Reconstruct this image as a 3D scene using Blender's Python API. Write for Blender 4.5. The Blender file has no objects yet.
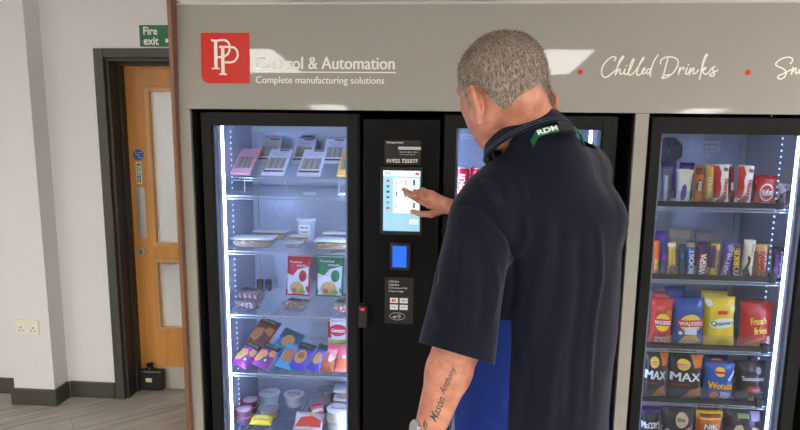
import bpy, bmesh, math, random
import numpy as np
from math import sin, cos, pi, radians, sqrt, atan2
from mathutils import Vector, Matrix, noise
from mathutils.bvhtree import BVHTree

S = bpy.context.scene
COL = S.collection
random.seed(7)
rng = np.random.default_rng(5)

# ------------------------------------------------------------------ camera
FPX = 600.0
CAM = Vector((0, -2.3, 1.65))
CR = Matrix.Rotation(radians(4.3), 3, 'Z') @ Matrix.Rotation(radians(90-8.94), 3, 'X') @ Matrix.Rotation(radians(.63), 3, 'Z')
cd = bpy.data.cameras.new('camera'); cam = bpy.data.objects.new('camera', cd); COL.objects.link(cam)
cd.sensor_width = 36; cd.lens = 36*FPX/800; cd.clip_start = .02
cam.matrix_world = Matrix.Translation(CAM) @ CR.to_4x4()
S.camera = cam

def at(x, y, Y=None, Z=None, X=None):
    """point of the room seen at x, y of the photograph and lying on a given plane"""
    d = CR @ Vector(((x-400)/FPX, (215-y)/FPX, -1))
    if Y is not None: t = (Y-CAM.y)/d.y
    elif Z is not None: t = (Z-CAM.z)/d.z
    else: t = (X-CAM.x)/d.x
    return CAM + t*d

# ------------------------------------------------------------------ world, exposure
w = bpy.data.worlds.new('world'); S.world = w; w.use_nodes = True
w.node_tree.nodes['Background'].inputs[0].default_value = (.8, .85, 1, 1)
w.node_tree.nodes['Background'].inputs[1].default_value = .3
S.view_settings.view_transform = 'Standard'; S.view_settings.look = 'None'
S.view_settings.gamma = 1; S.view_settings.use_curve_mapping = False
S.view_settings.exposure = 0.0
PANEL_POWER = 37.0      # ceiling light panels
LED_POWER = 84.0        # fridge LED strips

# ------------------------------------------------------------------ materials
MATS = {}
def srgb(c):
    return tuple((v/12.92 if v <= .04045 else ((v+.055)/1.055)**2.4) for v in [k/255 for k in c])
def mat(rgb, rough=.5, metal=0, key=None, spec=.5, emis=0, bump=0, bscale=200, var=0, vscale=20, coat=0, sss=0):
    k = (tuple(rgb), rough, metal, key, spec, emis, bump, bscale, var, vscale, coat, sss)
    if k in MATS: return MATS[k]
    m = bpy.data.materials.new(key or 'paint'); m.use_nodes = True
    nt = m.node_tree; b = nt.nodes['Principled BSDF']
    c = (*srgb(rgb), 1)
    b.inputs['Base Color'].default_value = c
    b.inputs['Roughness'].default_value = rough; b.inputs['Metallic'].default_value = metal
    b.inputs['Specular IOR Level'].default_value = spec
    if coat: b.inputs['Coat Weight'].default_value = coat; b.inputs['Coat Roughness'].default_value = .05
    if sss:
        b.inputs['Subsurface Weight'].default_value = sss; b.inputs['Subsurface Radius'].default_value = (.012, .005, .003)
        b.inputs['Subsurface Scale'].default_value = 1
    if emis:
        b.inputs['Emission Color'].default_value = c; b.inputs['Emission Strength'].default_value = emis
    tc = nt.nodes.new('ShaderNodeTexCoord')
    if var:
        n = nt.nodes.new('ShaderNodeTexNoise'); n.inputs['Scale'].default_value = vscale; n.inputs['Detail'].default_value = 4
        nt.links.new(tc.outputs['Object'], n.inputs['Vector'])
        mx = nt.nodes.new('ShaderNodeMix'); mx.data_type = 'RGBA'
        mx.inputs['A'].default_value = tuple(v*(1-var) for v in c[:3])+(1,)
        mx.inputs['B'].default_value = tuple(min(1, v*(1+var)) for v in c[:3])+(1,)
        nt.links.new(n.outputs['Fac'], mx.inputs['Factor']); nt.links.new(mx.outputs['Result'], b.inputs['Base Color'])
    if bump:
        n = nt.nodes.new('ShaderNodeTexNoise'); n.inputs['Scale'].default_value = bscale; n.inputs['Detail'].default_value = 3
        nt.links.new(tc.outputs['Object'], n.inputs['Vector'])
        bp = nt.nodes.new('ShaderNodeBump'); bp.inputs['Strength'].default_value = bump; bp.inputs['Distance'].default_value = .002
        nt.links.new(n.outputs['Fac'], bp.inputs['Height']); nt.links.new(bp.outputs['Normal'], b.inputs['Normal'])
    MATS[k] = m
    return m

def glass_mat(name, tint=(1, 1, 1), base=.022, rough=.0, haze=0, hazecol=(.9, .92, .95)):
    if name in MATS: return MATS[name]
    m = bpy.data.materials.new(name); m.use_nodes = True; nt = m.node_tree; nt.nodes.clear()
    out = nt.nodes.new('ShaderNodeOutputMaterial'); tr = nt.nodes.new('ShaderNodeBsdfTransparent'); gl = nt.nodes.new('ShaderNodeBsdfGlossy')
    tr.inputs[0].default_value = (*tint, 1); gl.inputs['Roughness'].default_value = rough
    # thin sheet: Schlick reflectance from the facing angle, the same from both sides
    lw = nt.nodes.new('ShaderNodeLayerWeight'); lw.inputs[0].default_value = .5
    pw = nt.nodes.new('ShaderNodeMath'); pw.operation = 'POWER'; pw.inputs[1].default_value = 5; nt.links.new(lw.outputs['Facing'], pw.inputs[0])
    fr = nt.nodes.new('ShaderNodeMath'); fr.operation = 'MULTIPLY_ADD'; fr.inputs[1].default_value = .93; fr.inputs[2].default_value = base; nt.links.new(pw.outputs[0], fr.inputs[0])
    mx = nt.nodes.new('ShaderNodeMixShader'); nt.links.new(fr.outputs[0], mx.inputs[0])
    a = tr.outputs[0]
    if haze:
        df = nt.nodes.new('ShaderNodeBsdfDiffuse'); df.inputs[0].default_value = (*hazecol, 1)
        m2 = nt.nodes.new('ShaderNodeMixShader'); m2.inputs[0].default_value = haze
        nt.links.new(tr.outputs[0], m2.inputs[1]); nt.links.new(df.outputs[0], m2.inputs[2]); a = m2.outputs[0]
    nt.links.new(a, mx.inputs[1]); nt.links.new(gl.outputs[0], mx.inputs[2]); nt.links.new(mx.outputs[0], out.inputs[0])
    MATS[name] = m
    return m

def wood_mat(name, c1, c2, scale=(30, 30, 1.5), rough=.45, coat=0):
    m = bpy.data.materials.new(name); m.use_nodes = True; nt = m.node_tree; b = nt.nodes['Principled BSDF']
    tc = nt.nodes.new('ShaderNodeTexCoord'); mp = nt.nodes.new('ShaderNodeMapping'); mp.inputs['Scale'].default_value = scale
    n = nt.nodes.new('ShaderNodeTexNoise'); n.inputs['Scale'].default_value = 1.0; n.inputs['Detail'].default_value = 6; n.inputs['Distortion'].default_value = .6
    cr = nt.nodes.new('ShaderNodeValToRGB'); cr.color_ramp.elements[0].color = (*srgb(c1), 1); cr.color_ramp.elements[1].color = (*srgb(c2), 1)
    cr.color_ramp.elements[0].position = .3; cr.color_ramp.elements[1].position = .7
    nt.links.new(tc.outputs['Object'], mp.inputs[0]); nt.links.new(mp.outputs[0], n.inputs['Vector']); nt.links.new(n.outputs['Fac'], cr.inputs[0])
    nt.links.new(cr.outputs[0], b.inputs['Base Color']); b.inputs['Roughness'].default_value = rough
    if coat: b.inputs['Coat Weight'].default_value = coat
    return m

def floor_mat():
    m = bpy.data.materials.new('grey_wood_vinyl'); m.use_nodes = True; nt = m.node_tree; b = nt.nodes['Principled BSDF']
    tc = nt.nodes.new('ShaderNodeTexCoord'); mp = nt.nodes.new('ShaderNodeMapping'); mp.inputs['Rotation'].default_value = (0, 0, radians(-38))
    nt.links.new(tc.outputs['Object'], mp.inputs[0])
    m2 = nt.nodes.new('ShaderNodeMapping'); m2.inputs['Scale'].default_value = (2.2, 34, 1); nt.links.new(mp.outputs[0], m2.inputs[0])
    n = nt.nodes.new('ShaderNodeTexNoise'); n.inputs['Scale'].default_value = 1; n.inputs['Detail'].default_value = 7; n.inputs['Roughness'].default_value = .65
    nt.links.new(m2.outputs[0], n.inputs['Vector'])
    cr = nt.nodes.new('ShaderNodeValToRGB'); cr.color_ramp.elements[0].color = (*srgb((138, 134, 126)), 1); cr.color_ramp.elements[1].color = (*srgb((208, 204, 196)), 1)
    cr.color_ramp.elements[0].position = .3; cr.color_ramp.elements[1].position = .72
    nt.links.new(n.outputs['Fac'], cr.inputs[0])
    bk = nt.nodes.new('ShaderNodeTexBrick'); bk.inputs['Scale'].default_value = 1; bk.inputs['Brick Width'].default_value = 1.2; bk.inputs['Row Height'].default_value = .18
    bk.inputs['Mortar Size'].default_value = .0015; bk.inputs['Color1'].default_value = (.86, .86, .86, 1); bk.inputs['Color2'].default_value = (1, 1, 1, 1); bk.inputs['Mortar'].default_value = (.55, .55, .55, 1)
    nt.links.new(mp.outputs[0], bk.inputs['Vector'])
    mx = nt.nodes.new('ShaderNodeMix'); mx.data_type = 'RGBA'; mx.blend_type = 'MULTIPLY'; mx.inputs['Factor'].default_value = 1
    nt.links.new(cr.outputs[0], mx.inputs['A']); nt.links.new(bk.outputs['Color'], mx.inputs['B']); nt.links.new(mx.outputs['Result'], b.inputs['Base Color'])
    b.inputs['Roughness'].default_value = .42
    return m

# ------------------------------------------------------------------ mesh helpers
class MB:
    def __init__(s): s.v = []; s.f = []; s.m = []; s.sm = []
    def add(s, vs, fs, mi=0, smooth=False):
        o = len(s.v); s.v += [tuple(v) for v in vs]
        for f in fs: s.f.append([i+o for i in f]); s.m.append(mi); s.sm.append(smooth)
        return s
    def box(s, x0, x1, y0, y1, z0, z1, mi=0, bev=0):
        if bev:
            bm = bmesh.new(); bmesh.ops.create_cube(bm, size=1)
            for v in bm.verts: v.co = Vector(((x0+x1)/2+v.co.x*(x1-x0), (y0+y1)/2+v.co.y*(y1-y0), (z0+z1)/2+v.co.z*(z1-z0)))
            bmesh.ops.bevel(bm, geom=bm.edges[:], offset=bev, segments=2, affect='EDGES', profile=.5)
            s.add([v.co[:] for v in bm.verts], [[v.index for v in f.verts] for f in bm.faces], mi); bm.free(); return s
        return s.add([(x0,y0,z0),(x1,y0,z0),(x1,y1,z0),(x0,y1,z0),(x0,y0,z1),(x1,y0,z1),(x1,y1,z1),(x0,y1,z1)],
                     [(0,3,2,1),(4,5,6,7),(0,1,5,4),(1,2,6,5),(2,3,7,6),(3,0,4,7)], mi)
    def prism(s, poly, y0, y1, mi=0):
        """outline in x, z extruded along y"""
        n = len(poly)
        vs = [(x, y0, z) for x, z in poly]+[(x, y1, z) for x, z in poly]
        return s.add(vs, [list(range(n)), list(range(2*n-1, n-1, -1))]+[(i, i+n, (i+1) % n+n, (i+1) % n) for i in range(n)], mi)
    def tube(s, pts, r, n=8, mi=0, closed=False, flat=1.0):
        pts = [Vector(p) for p in pts]; N = len(pts)
        rr = r if isinstance(r, (list, tuple)) else [r]*N
        up = Vector((0.123, .31, .94)); vs = []; prev = None
        for i, p in enumerate(pts):
            a = pts[(i-1) % N] if (closed or i > 0) else p; b = pts[(i+1) % N] if (closed or i < N-1) else p
            t = (b-a).normalized() if (b-a).length > 1e-9 else Vector((0, 0, 1))
            if prev is None: q = t.orthogonal().normalized()
            else: q = (prev-t*prev.dot(t)).normalized()
            prev = q; w_ = t.cross(q)
            for k in range(n):
                an = 2*pi*k/n; vs.append(p+rr[i]*(cos(an)*q+sin(an)*w_*flat))
        fs = []
        for i in range(N if closed else N-1):
            for k in range(n):
                a = i*n+k; b = i*n+(k+1) % n; c = ((i+1) % N)*n+(k+1) % n; d = ((i+1) % N)*n+k
                fs.append((a, b, c, d))
        s.add(vs, fs, mi, True)
        if not closed:
            s.add(vs[:n], [list(range(n))[::-1]], mi); s.add(vs[-n:], [list(range(n))], mi)
        return s
    def lathe(s, prof, n=24, cx=0, cy=0, mi=0, smooth=True, sx=1, sy=1):
        vs = []; m_ = len(prof)
        for r, z in prof:
            for k in range(n): vs.append((cx+r*cos(2*pi*k/n)*sx, cy+r*sin(2*pi*k/n)*sy, z))
        fs = [(i*n+k, i*n+(k+1) % n, (i+1)*n+(k+1) % n, (i+1)*n+k) for i in range(m_-1) for k in range(n)]
        s.add(vs, fs, mi, smooth)
        s.add(vs[:n], [list(range(n))[::-1]], mi); s.add(vs[-n:], [list(range(n))], mi)
        return s
    def sphere(s, c, r, n=16, mi=0, R=None):
        c = Vector(c); r = Vector(r) if not isinstance(r, (int, float)) else Vector((r, r, r))
        vs = []; h = n//2
        for i in range(h+1):
            for k in range(n):
                th = pi*i/h; p = Vector((sin(th)*cos(2*pi*k/n)*r.x, sin(th)*sin(2*pi*k/n)*r.y, cos(th)*r.z))
                if R is not None: p = R @ p
                vs.append(c+p)
        return s.add(vs, [(i*n+k, (i+1)*n+k, (i+1)*n+(k+1) % n, i*n+(k+1) % n) for i in range(h) for k in range(n)], mi, True)
    def build(s, name, mats, parent=None, world=False, kind=None, label=None):
        me = bpy.data.meshes.new(name)
        off = Vector((0, 0, 0))
        if world and parent is not None:
            p = parent
            while p is not None: off += p.location; p = p.parent
        me.from_pydata([(v[0]-off.x, v[1]-off.y, v[2]-off.z) for v in s.v], [], s.f)
        for m in (mats if isinstance(mats, list) else [mats]): me.materials.append(m)
        me.polygons.foreach_set('material_index', s.m); me.polygons.foreach_set('use_smooth', s.sm)
        me.validate(); me.update()
        o = bpy.data.objects.new(name, me); COL.objects.link(o)
        if parent is not None: o.parent = parent
        if kind: o['kind'] = kind
        if label: o['label'] = label
        return o

def fix_normals(o):
    bm = bmesh.new(); bm.from_mesh(o.data); bmesh.ops.recalc_face_normals(bm, faces=bm.faces); bm.to_mesh(o.data); bm.free(); return o

def thing(name, label, cat, loc=(0, 0, 0), group=None, rot=None):
    o = bpy.data.objects.new(name, None); o.empty_display_size = .05; COL.objects.link(o); o.location = loc
    if rot is not None: o.rotation_euler = rot
    o['label'] = label; o['category'] = cat
    if group: o['group'] = group
    return o
def tag(o, label, cat, group=None):
    o['label'] = label; o['category'] = cat
    if group: o['group'] = group
    return o
def struct(name, mb, m, parent=None):
    o = mb.build(name, m, parent, world=True)
    if parent is None: o['kind'] = 'structure'
    return o

_tx = {}
def text_geo(s, bold=0.0, shear=0.0, spacing=1.0, fine=False):
    k = (s, bold, shear, spacing, fine)
    if k in _tx: return _tx[k]
    cu = bpy.data.curves.new('t', 'FONT'); cu.body = s; cu.size = 1; cu.offset = bold; cu.shear = shear; cu.space_character = spacing; cu.resolution_u = 3
    ob = bpy.data.objects.new('t', cu); COL.objects.link(ob)
    dg = bpy.context.evaluated_depsgraph_get(); me = ob.evaluated_get(dg).to_mesh()
    if fine:
        bm = bmesh.new(); bm.from_mesh(me); bmesh.ops.triangulate(bm, faces=bm.faces[:])
        for _ in range(3):
            es = [e for e in bm.edges if e.calc_length() > .16]
            if not es: break
            bmesh.ops.subdivide_edges(bm, edges=es, cuts=1); bmesh.ops.triangulate(bm, faces=[f for f in bm.faces if len(f.verts) > 3])
        me2 = bpy.data.meshes.new('t'); bm.to_mesh(me2); bm.free(); ob.evaluated_get(dg).to_mesh_clear(); me = me2
    vs = [v.co[:2] for v in me.vertices]; fs = [tuple(p.vertices) for p in me.polygons]
    if not fine: ob.evaluated_get(dg).to_mesh_clear()
    bpy.data.objects.remove(ob); bpy.data.curves.remove(cu)
    if vs:
        x0 = min(v[0] for v in vs); x1 = max(v[0] for v in vs); y0 = min(v[1] for v in vs); y1 = max(v[1] for v in vs)
        vs = [((v[0]-x0)/(x1-x0 or 1)-.5, (v[1]-y0)/(y1-y0 or 1)-.5) for v in vs]
    _tx[k] = (vs, fs)
    return _tx[k]

def text_on(mb, s, cx, cz, wd, ht, fn, rot=0, mi=0, **k):
    """lettering of a given width and height, laid on a surface through fn(x, z) -> point"""
    vs, fs = text_geo(s, **k); c, sn = cos(rot), sin(rot)
    out = []
    for u, v in vs:
        x = u*wd; z = v*ht
        out.append(fn(cx+x*c-z*sn, cz+x*sn+z*c))
    mb.add(out, fs, mi)
    return mb
def flat(y): return lambda x, z: (x, y, z)
def disc_on(mb, cx, cz, rx, rz, fn, mi=0, n=16, rings=3, rot=0, power=1.0):
    vs = [fn(cx, cz)]; c, sn = cos(rot), sin(rot)
    for r in range(1, rings+1):
        for k in range(n):
            a = 2*pi*k/n; ca, sa = cos(a), sin(a)
            x = math.copysign(abs(ca)**power, ca)*rx*r/rings; z = math.copysign(abs(sa)**power, sa)*rz*r/rings
            vs.append(fn(cx+x*c-z*sn, cz+x*sn+z*c))
    fs = [(0, 1+k, 1+(k+1) % n) for k in range(n)]
    for r in range(rings-1):
        for k in range(n): fs.append((1+r*n+k, 1+(r+1)*n+k, 1+(r+1)*n+(k+1) % n, 1+r*n+(k+1) % n))
    mb.add(vs, fs, mi, True); return mb
def rect_on(mb, x0, x1, z0, z1, fn, mi=0, nx=4, nz=4, skew=0):
    vs = [fn(x0+(x1-x0)*i/nx+skew*j/nz, z0+(z1-z0)*j/nz) for j in range(nz+1) for i in range(nx+1)]
    mb.add(vs, [(j*(nx+1)+i, j*(nx+1)+i+1, (j+1)*(nx+1)+i+1, (j+1)*(nx+1)+i) for j in range(nz) for i in range(nx)], mi, True); return mb
def stroke_on(mb, pts, wd, fn, mi=0):
    """a pen stroke of even width"""
    for a, b in zip(pts[:-1], pts[1:]):
        d = Vector((b[0]-a[0], b[1]-a[1])); L = d.length
        if L < 1e-7: continue
        d /= L; n = Vector((-d.y, d.x))*wd/2; e = d*wd*.3
        q = [(a[0]-e.x+n.x, a[1]-e.y+n.y), (a[0]-e.x-n.x, a[1]-e.y-n.y), (b[0]+e.x-n.x, b[1]+e.y-n.y), (b[0]+e.x+n.x, b[1]+e.y+n.y)]
        mb.add([fn(*p) for p in q], [(0, 1, 2, 3)], mi)
    return mb
def ribbon_on(mb, pts, wd, fn, o0=0.0):
    """one pen stroke as a continuous ribbon; where it crosses itself the later part lies on top"""
    P = [Vector((p[0], p[1])) for p in pts]; P = [p for i, p in enumerate(P) if i == 0 or (p-P[i-1]).length > 1e-5]
    vs = []; N = len(P)
    for i, p in enumerate(P):
        d = (P[min(N-1, i+1)]-P[max(0, i-1)]).normalized(); n = Vector((-d.y, d.x))*wd/2
        if i == 0: p = p-d*wd*.3
        if i == N-1: p = p+d*wd*.3
        o = o0+i*6e-6
        vs += [fn(p.x+n.x, p.y+n.y, o), fn(p.x-n.x, p.y-n.y, o)]
    mb.add(vs, [(2*i, 2*i+1, 2*i+3, 2*i+2) for i in range(N-1)], 0, True); return mb
def catmull(P, n=6):
    P = [Vector(p) for p in P]; out = []
    Q = [P[0]]+P+[P[-1]]
    for i in range(1, len(Q)-2):
        for k in range(n):
            t = k/n; a, b, c, d = Q[i-1], Q[i], Q[i+1], Q[i+2]
            out.append(.5*((2*b)+(c-a)*t+(2*a-5*b+4*c-d)*t*t+(3*b-a-3*c+d)*t**3))
    out.append(P[-1]); return out

# ================================================================== THE ROOM
M_wall = mat((228, 226, 229), .85, key='wall_paint', bump=.15, bscale=150)
M_ceil = mat((225, 225, 222), .9, key='ceiling_tile', bump=.3, bscale=300)
M_dark = mat((70, 68, 61), .45, key='dark_grey_gloss_paint')
M_floor = floor_mat()
WY = .925      # wall with the door
DX0, DX1, DZ = -1.868, -.965, 1.975

struct('floor', MB().box(-6, 5.5, -11, WY+3.2, -.1, 0), M_floor)
struct('ceiling', MB().box(-6, 5.5, -11, WY+3.2, 2.65, 2.75), M_ceil)
struct('wall_back', MB().box(-6, DX0, WY, WY+.16, 0, 2.65).box(DX1, 5.5, WY, WY+.16, 0, 2.65).box(DX0, DX1, WY, WY+.16, DZ, 2.65), M_wall)
struct('wall_left', MB().box(-6.1, -6, -11, WY+3.2, 0, 2.65), M_wall)
struct('wall_right', MB().box(5.5, 5.6, -11, WY+3.2, 0, 2.65), M_wall)
struct('wall_rear', MB().box(-6, 5.5, -11.1, -11, 0, 2.65), M_wall)
struct('wall_pillar', MB().box(-2.462, -2.218, .80, WY, 0, 2.65), M_wall)
struct('wall_corridor', MB().box(-6, 5.5, WY+3.2, WY+3.3, 0, 2.65), M_wall)
# skirting boards
def skirt(name, x0, x1, y0, y1):
    struct(name, MB().box(x0, x1, y0, y1, 0, .098, bev=.004), M_dark)
skirt('baseboard_left', -6, -2.475, WY-.016, WY)
pb = MB().box(-2.478, -2.202, .784, .80, 0, .098, bev=.004).box(-2.478, -2.462, .80, WY-.0165, 0, .098).box(-2.218, -2.202, .80, WY-.0165, 0, .098)
struct('baseboard_pillar', pb, M_dark)
skirt('baseboard_door', -2.20, -1.925, WY-.016, WY)
skirt('baseboard_right', DX1+.08, 5.5, WY-.016, WY)
skirt('baseboard_corridor', -6, 5.5, WY+3.18, WY+3.2)
# architrave and frame
fr = MB()
AO = .050
fr.box(DX0-AO, DX0+.004, WY-.02, WY-.0002, 0, DZ+.044, bev=.004)
fr.box(DX1-.004, DX1+AO, WY-.02, WY-.0002, 0, DZ+.044, bev=.004)
fr.box(DX0+.0042, DX1-.0042, WY-.02, WY-.0002, DZ-.004, DZ+.044, bev=.004)
struct('trim_1', fr, M_dark)
fr = MB()
fr.box(DX0+.0004, DX0+.022, WY+.001, WY+.158, 0, DZ-.022).box(DX1-.022, DX1-.0004, WY+.001, WY+.158, 0, DZ-.022).box(DX0+.0004, DX1-.0004, WY+.001, WY+.158, DZ-.022, DZ-.0004)
# stops
fr.box(DX0+.022, DX0+.036, WY+.09, WY+.135, 0, DZ-.036).box(DX1-.036, DX1-.022, WY+.09, WY+.135, 0, DZ-.036).box(DX0+.022, DX1-.022, WY+.09, WY+.135, DZ-.036, DZ-.022)
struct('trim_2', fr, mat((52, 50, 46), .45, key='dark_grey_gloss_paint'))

# ---- door leaf with two glazed openings
M_door = wood_mat('oak_veneer', (184, 122, 54), (212, 150, 76), (14, 14, .9), .4)
M_bead = wood_mat('oak_bead', (190, 140, 82), (212, 164, 104), (20, 20, 2), .4)
LY = 1.062
lx0, lx1, lz1 = DX0+.024, DX1-.024, DZ-.026
gx0, gx1 = -1.695, -1.545
door = bpy.data.objects.new('door_1', None); COL.objects.link(door); door.location = (lx0, LY, 0); door['kind'] = 'structure'
holes = [(.92, 1.80), (.40, .805)]
lf = MB()
lf.box(lx0, gx0, LY, LY+.044, .006, lz1).box(gx1, lx1, LY, LY+.044, .006, lz1)
lf.box(gx0, gx1, LY, LY+.044, holes[0][1], lz1).box(gx0, gx1, LY, LY+.044, holes[1][1], holes[0][0]).box(gx0, gx1, LY, LY+.044, .006, holes[1][0])
lf.build('door_leaf', M_door, door, world=True)
def wired_glass():
    m = glass_mat('wired_glass', (.93, .95, .95), haze=.32, hazecol=(.85, .88, .9)); return m
for z0, z1 in holes:
    b = MB()
    for (a0, a1, c0, c1) in ((gx0-.022, gx0+.004, z0-.022, z1+.022), (gx1-.004, gx1+.022, z0-.022, z1+.022), (gx0+.004, gx1-.004, z0-.022, z0+.004), (gx0+.004, gx1-.004, z1-.004, z1+.022)):
        b.box(a0, a1, LY-.012, LY-.0003, c0, c1, bev=.002)
    b.build('glazing_bead', M_bead, door, world=True)
    p = MB().box(gx0, gx1, LY+.019, LY+.025, z0, z1)
    k = 0
    gl = p.build('glass_pane', wired_glass(), door, world=True)
    g = MB(); x = gx0+.012
    while x < gx1: g.box(x-.0004, x+.0004, LY+.0175, LY+.0183, z0, z1); x += .0127
    z = z0+.006
    while z < z1: g.box(gx0, gx1, LY+.0175, LY+.0183, z-.0004, z+.0004); z += .0127
    g.build('wire_mesh', mat((120, 122, 125), .4, .6, key='wire'), gl, world=True)
M_steel = mat((170, 170, 168), .3, .85, key='satin_steel')
MB().box(-1.803, -1.750, LY-.003, LY-.0002, .95, 1.25, bev=.001).build('push_plate', M_steel, door, world=True)
MB().box(-1.688, lx1-.02, LY-.003, LY-.0002, .012, .15).build('kick_plate', mat((196, 194, 188), .35, .5, key='kick_plate_steel'), door, world=True)
lk = MB(); lk.add(*(lambda n: ([(-1.789+.026*cos(2*pi*k/n), y, .866+.026*sin(2*pi*k/n)) for y in (LY-.0005, LY-.008) for k in range(n)], [[k, (k+1) % n, (k+1) % n+n, k+n] for k in range(n)]+[list(range(n, 2*n))]))(24))
lko = lk.build('lock', M_steel, door, world=True)
MB().box(-1.792, -1.786, LY-.0095, LY-.008, .853, .876).build('keyhole', mat((20, 20, 20), .5), lko, world=True)
sg = MB(); disc_on(sg, -1.776, 1.437, .032, .032, flat(LY-.001), n=32, rings=1)
sgo = sg.build('notice_disc', mat((38, 84, 160), .4, key='blue_vinyl'), door, world=True)
t = MB(); text_on(t, 'Fire door', -1.776, 1.452, .044, .008, flat(LY-.0016)); text_on(t, 'keep', -1.782, 1.438, .026, .009, flat(LY-.0016)); text_on(t, 'shut', -1.768, 1.424, .026, .008, flat(LY-.0016))
t.build('lettering', mat((235, 235, 235), .5), sgo, world=True)
sg = MB().box(-1.795, -1.763, LY-.0015, LY-.0003, 1.27, 1.395); sgo = sg.build('notice_strip', mat((240, 240, 235), .4), door, world=True)
sg = MB().box(-1.791, -1.767, LY-.0022, LY-.0016, 1.276, 1.389); s2 = sg.build('green_field', mat((0, 128, 76), .4), sgo, world=True)
t = MB(); text_on(t, 'PUSH', -1.779, 1.345, .06, .016, flat(LY-.0028), rot=-pi/2, bold=.03); text_on(t, 'BAR', -1.779, 1.293, .026, .012, flat(LY-.0028), rot=-pi/2)
t.build('lettering', mat((235, 235, 235), .5), sgo, world=True)

# black battery door holder at the foot of the door
dh = thing('door_holder', 'black plastic door holder box with a white label low on the oak door', 'door holder', (-1.75, LY-.03, 0))
MB().box(-1.83, -1.68, LY-.052, LY-.0005, .012, .142, bev=.012).build('case', mat((22, 22, 22), .35, key='black_plastic', bump=.2), dh, world=True)
MB().lathe([(.022, .142), (.022, .150), (.012, .154), (.012, .165), (.022, .168), (.020, .176), (.006, .178)], 20, -1.765, LY-.027).build('plunger', mat((14, 14, 14), .4), dh, world=True)
MB().box(-1.782, -1.745, LY-.0535, LY-.0521, .068, .092).build('label_plate', mat((225, 220, 200), .4), dh, world=True)
t = MB(); text_on(t, 'dorgard', -1.7635, .080, .03, .008, flat(LY-.0541)); t.build('lettering', mat((40, 40, 40), .5), dh, world=True)

# socket on the pillar
so = thing('power_socket', 'white double wall socket low on the pillar', 'socket', (-2.348, .80, .47))
MB().box(-2.419, -2.277, .791, .7998, .428, .513, bev=.004).build('face_plate', mat((236, 232, 220), .35, key='cream_plastic'), so, world=True)
for cx in (-2.3845, -2.3115):
    h = MB()
    for dx, dz, a, b_ in ((0, .012-.01, .003, .005), (-.011, -.016, .0045, .0025), (.011, -.016, .0045, .0025)):
        h.box(cx+dx-a, cx+dx+a, .7903, .7909, .465+dz-b_, .465+dz+b_)
    h.build('socket_holes', mat((30, 30, 30), .6), so, world=True)
for cx in (-2.360, -2.336):
    MB().box(cx-.006, cx+.006, .787, .7908, .485, .503, bev=.002).build('switch', mat((240, 238, 228), .3), so, world=True)

# fire exit sign
fs = thing('exit_sign', 'green Fire exit sign on the wall above the oak door', 'sign', (-1.50, WY, 2.02))
MB().box(-1.662, -1.30, WY-.004, WY-.0005, 2.023, 2.145).build('sign_board', mat((240, 240, 236), .4), fs, world=True)
MB().box(-1.658, -1.304, WY-.0052, WY-.0042, 2.028, 2.141).build('green_field', mat((0, 106, 62), .4), fs, world=True)
t = MB(); f_ = flat(WY-.0062)
text_on(t, 'Fire', -1.596, 2.111, .078, .042, f_, bold=.025); text_on(t, 'exit', -1.594, 2.058, .084, .042, f_, bold=.025)
t.build('lettering', mat((240, 240, 236), .4), fs, world=True)
t = MB(); t.add([f_(*p) for p in ((-1.515, 2.05), (-1.45, 2.05), (-1.45, 2.035), (-1.42, 2.06), (-1.45, 2.085), (-1.45, 2.07), (-1.515, 2.07))], [(0, 1, 5, 6), (2, 3, 4)])
disc_on(t, -1.40+.02, 2.12, .009, .009, f_); t.add([f_(*p) for p in ((-1.39, 2.11), (-1.37, 2.11), (-1.365, 2.07), (-1.35, 2.04), (-1.362, 2.038), (-1.38, 2.062), (-1.40, 2.04), (-1.41, 2.046), (-1.39, 2.075))], [(0, 1, 2, 3, 4, 5, 6, 7, 8)])
t.build('running_figure', mat((240, 240, 236), .4), fs, world=True)

# ceiling lights (panels 0.6 x 1.2 m)
k = 0
spots = [(-1.9, -3.78), (1.01, -3.78), (-1.9, -7.57), (1.01, -7.57), (3.9, -3.78), (3.9, -7.57), (2.9, -1.25), (-4.8, -3.78), (-4.8, -7.57), (-1.6, 2.6), (1.6, 2.6)]  # the panel nearest the header is added to brighten its right end
where = ['behind the camera left of the header sign', 'behind the camera over the man', 'far row on the left', 'far row in the middle', 'near row on the right', 'far row on the right', 'unseen one added high right of the man to brighten the header', 'near row by the left wall', 'far row by the left wall', 'in the corridor behind the oak door', 'in the corridor behind the machines']
for (x, y), wh in zip(spots, where):
    L = thing('ceiling_light', 'flat white light panel in the ceiling, '+wh, 'ceiling light', (x, y, 2.65), 'ceiling light panels')
    MB().box(x-.305, x-.288, y-.605, y+.605, 2.636, 2.6495).box(x+.288, x+.305, y-.605, y+.605, 2.636, 2.6495).box(x-.288, x+.288, y-.605, y-.588, 2.636, 2.6495).box(x-.288, x+.288, y+.588, y+.605, 2.636, 2.6495).build('frame', mat((235, 235, 235), .4), L, world=True)
    MB().box(x-.2875, x+.2875, y-.5875, y+.5875, 2.640, 2.6495).build('diffuser', mat((255, 250, 243), .5, key='panel_glow', emis=PANEL_POWER), L, world=True)

# ================================================================== VENDING SURROUND
M_board = wood_mat('walnut_board', (110, 70, 50), (146, 100, 74), (30, 30, 1.2), .4)
M_panel = mat((158, 154, 147), .03, 0, key='satin_taupe_laminate', spec=.17)
M_panel_edge = mat((200, 196, 185), .3, key='laminate_edge')
vs_ = thing('vending_surround', 'grey laminate surround with walnut edge framing the vending fridges', 'vending surround', (0, .3, 0))
BZ = 2.082
# side board
bl = MB().box(-1.0565, -1.0415, -.030, .64, 0, BZ+.012); bl.build('side_board', M_board, vs_, world=True)
MB().box(1.50, 1.526, -.030, .64, 0, BZ+.012).build('side_board', M_board, vs_, world=True)
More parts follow.
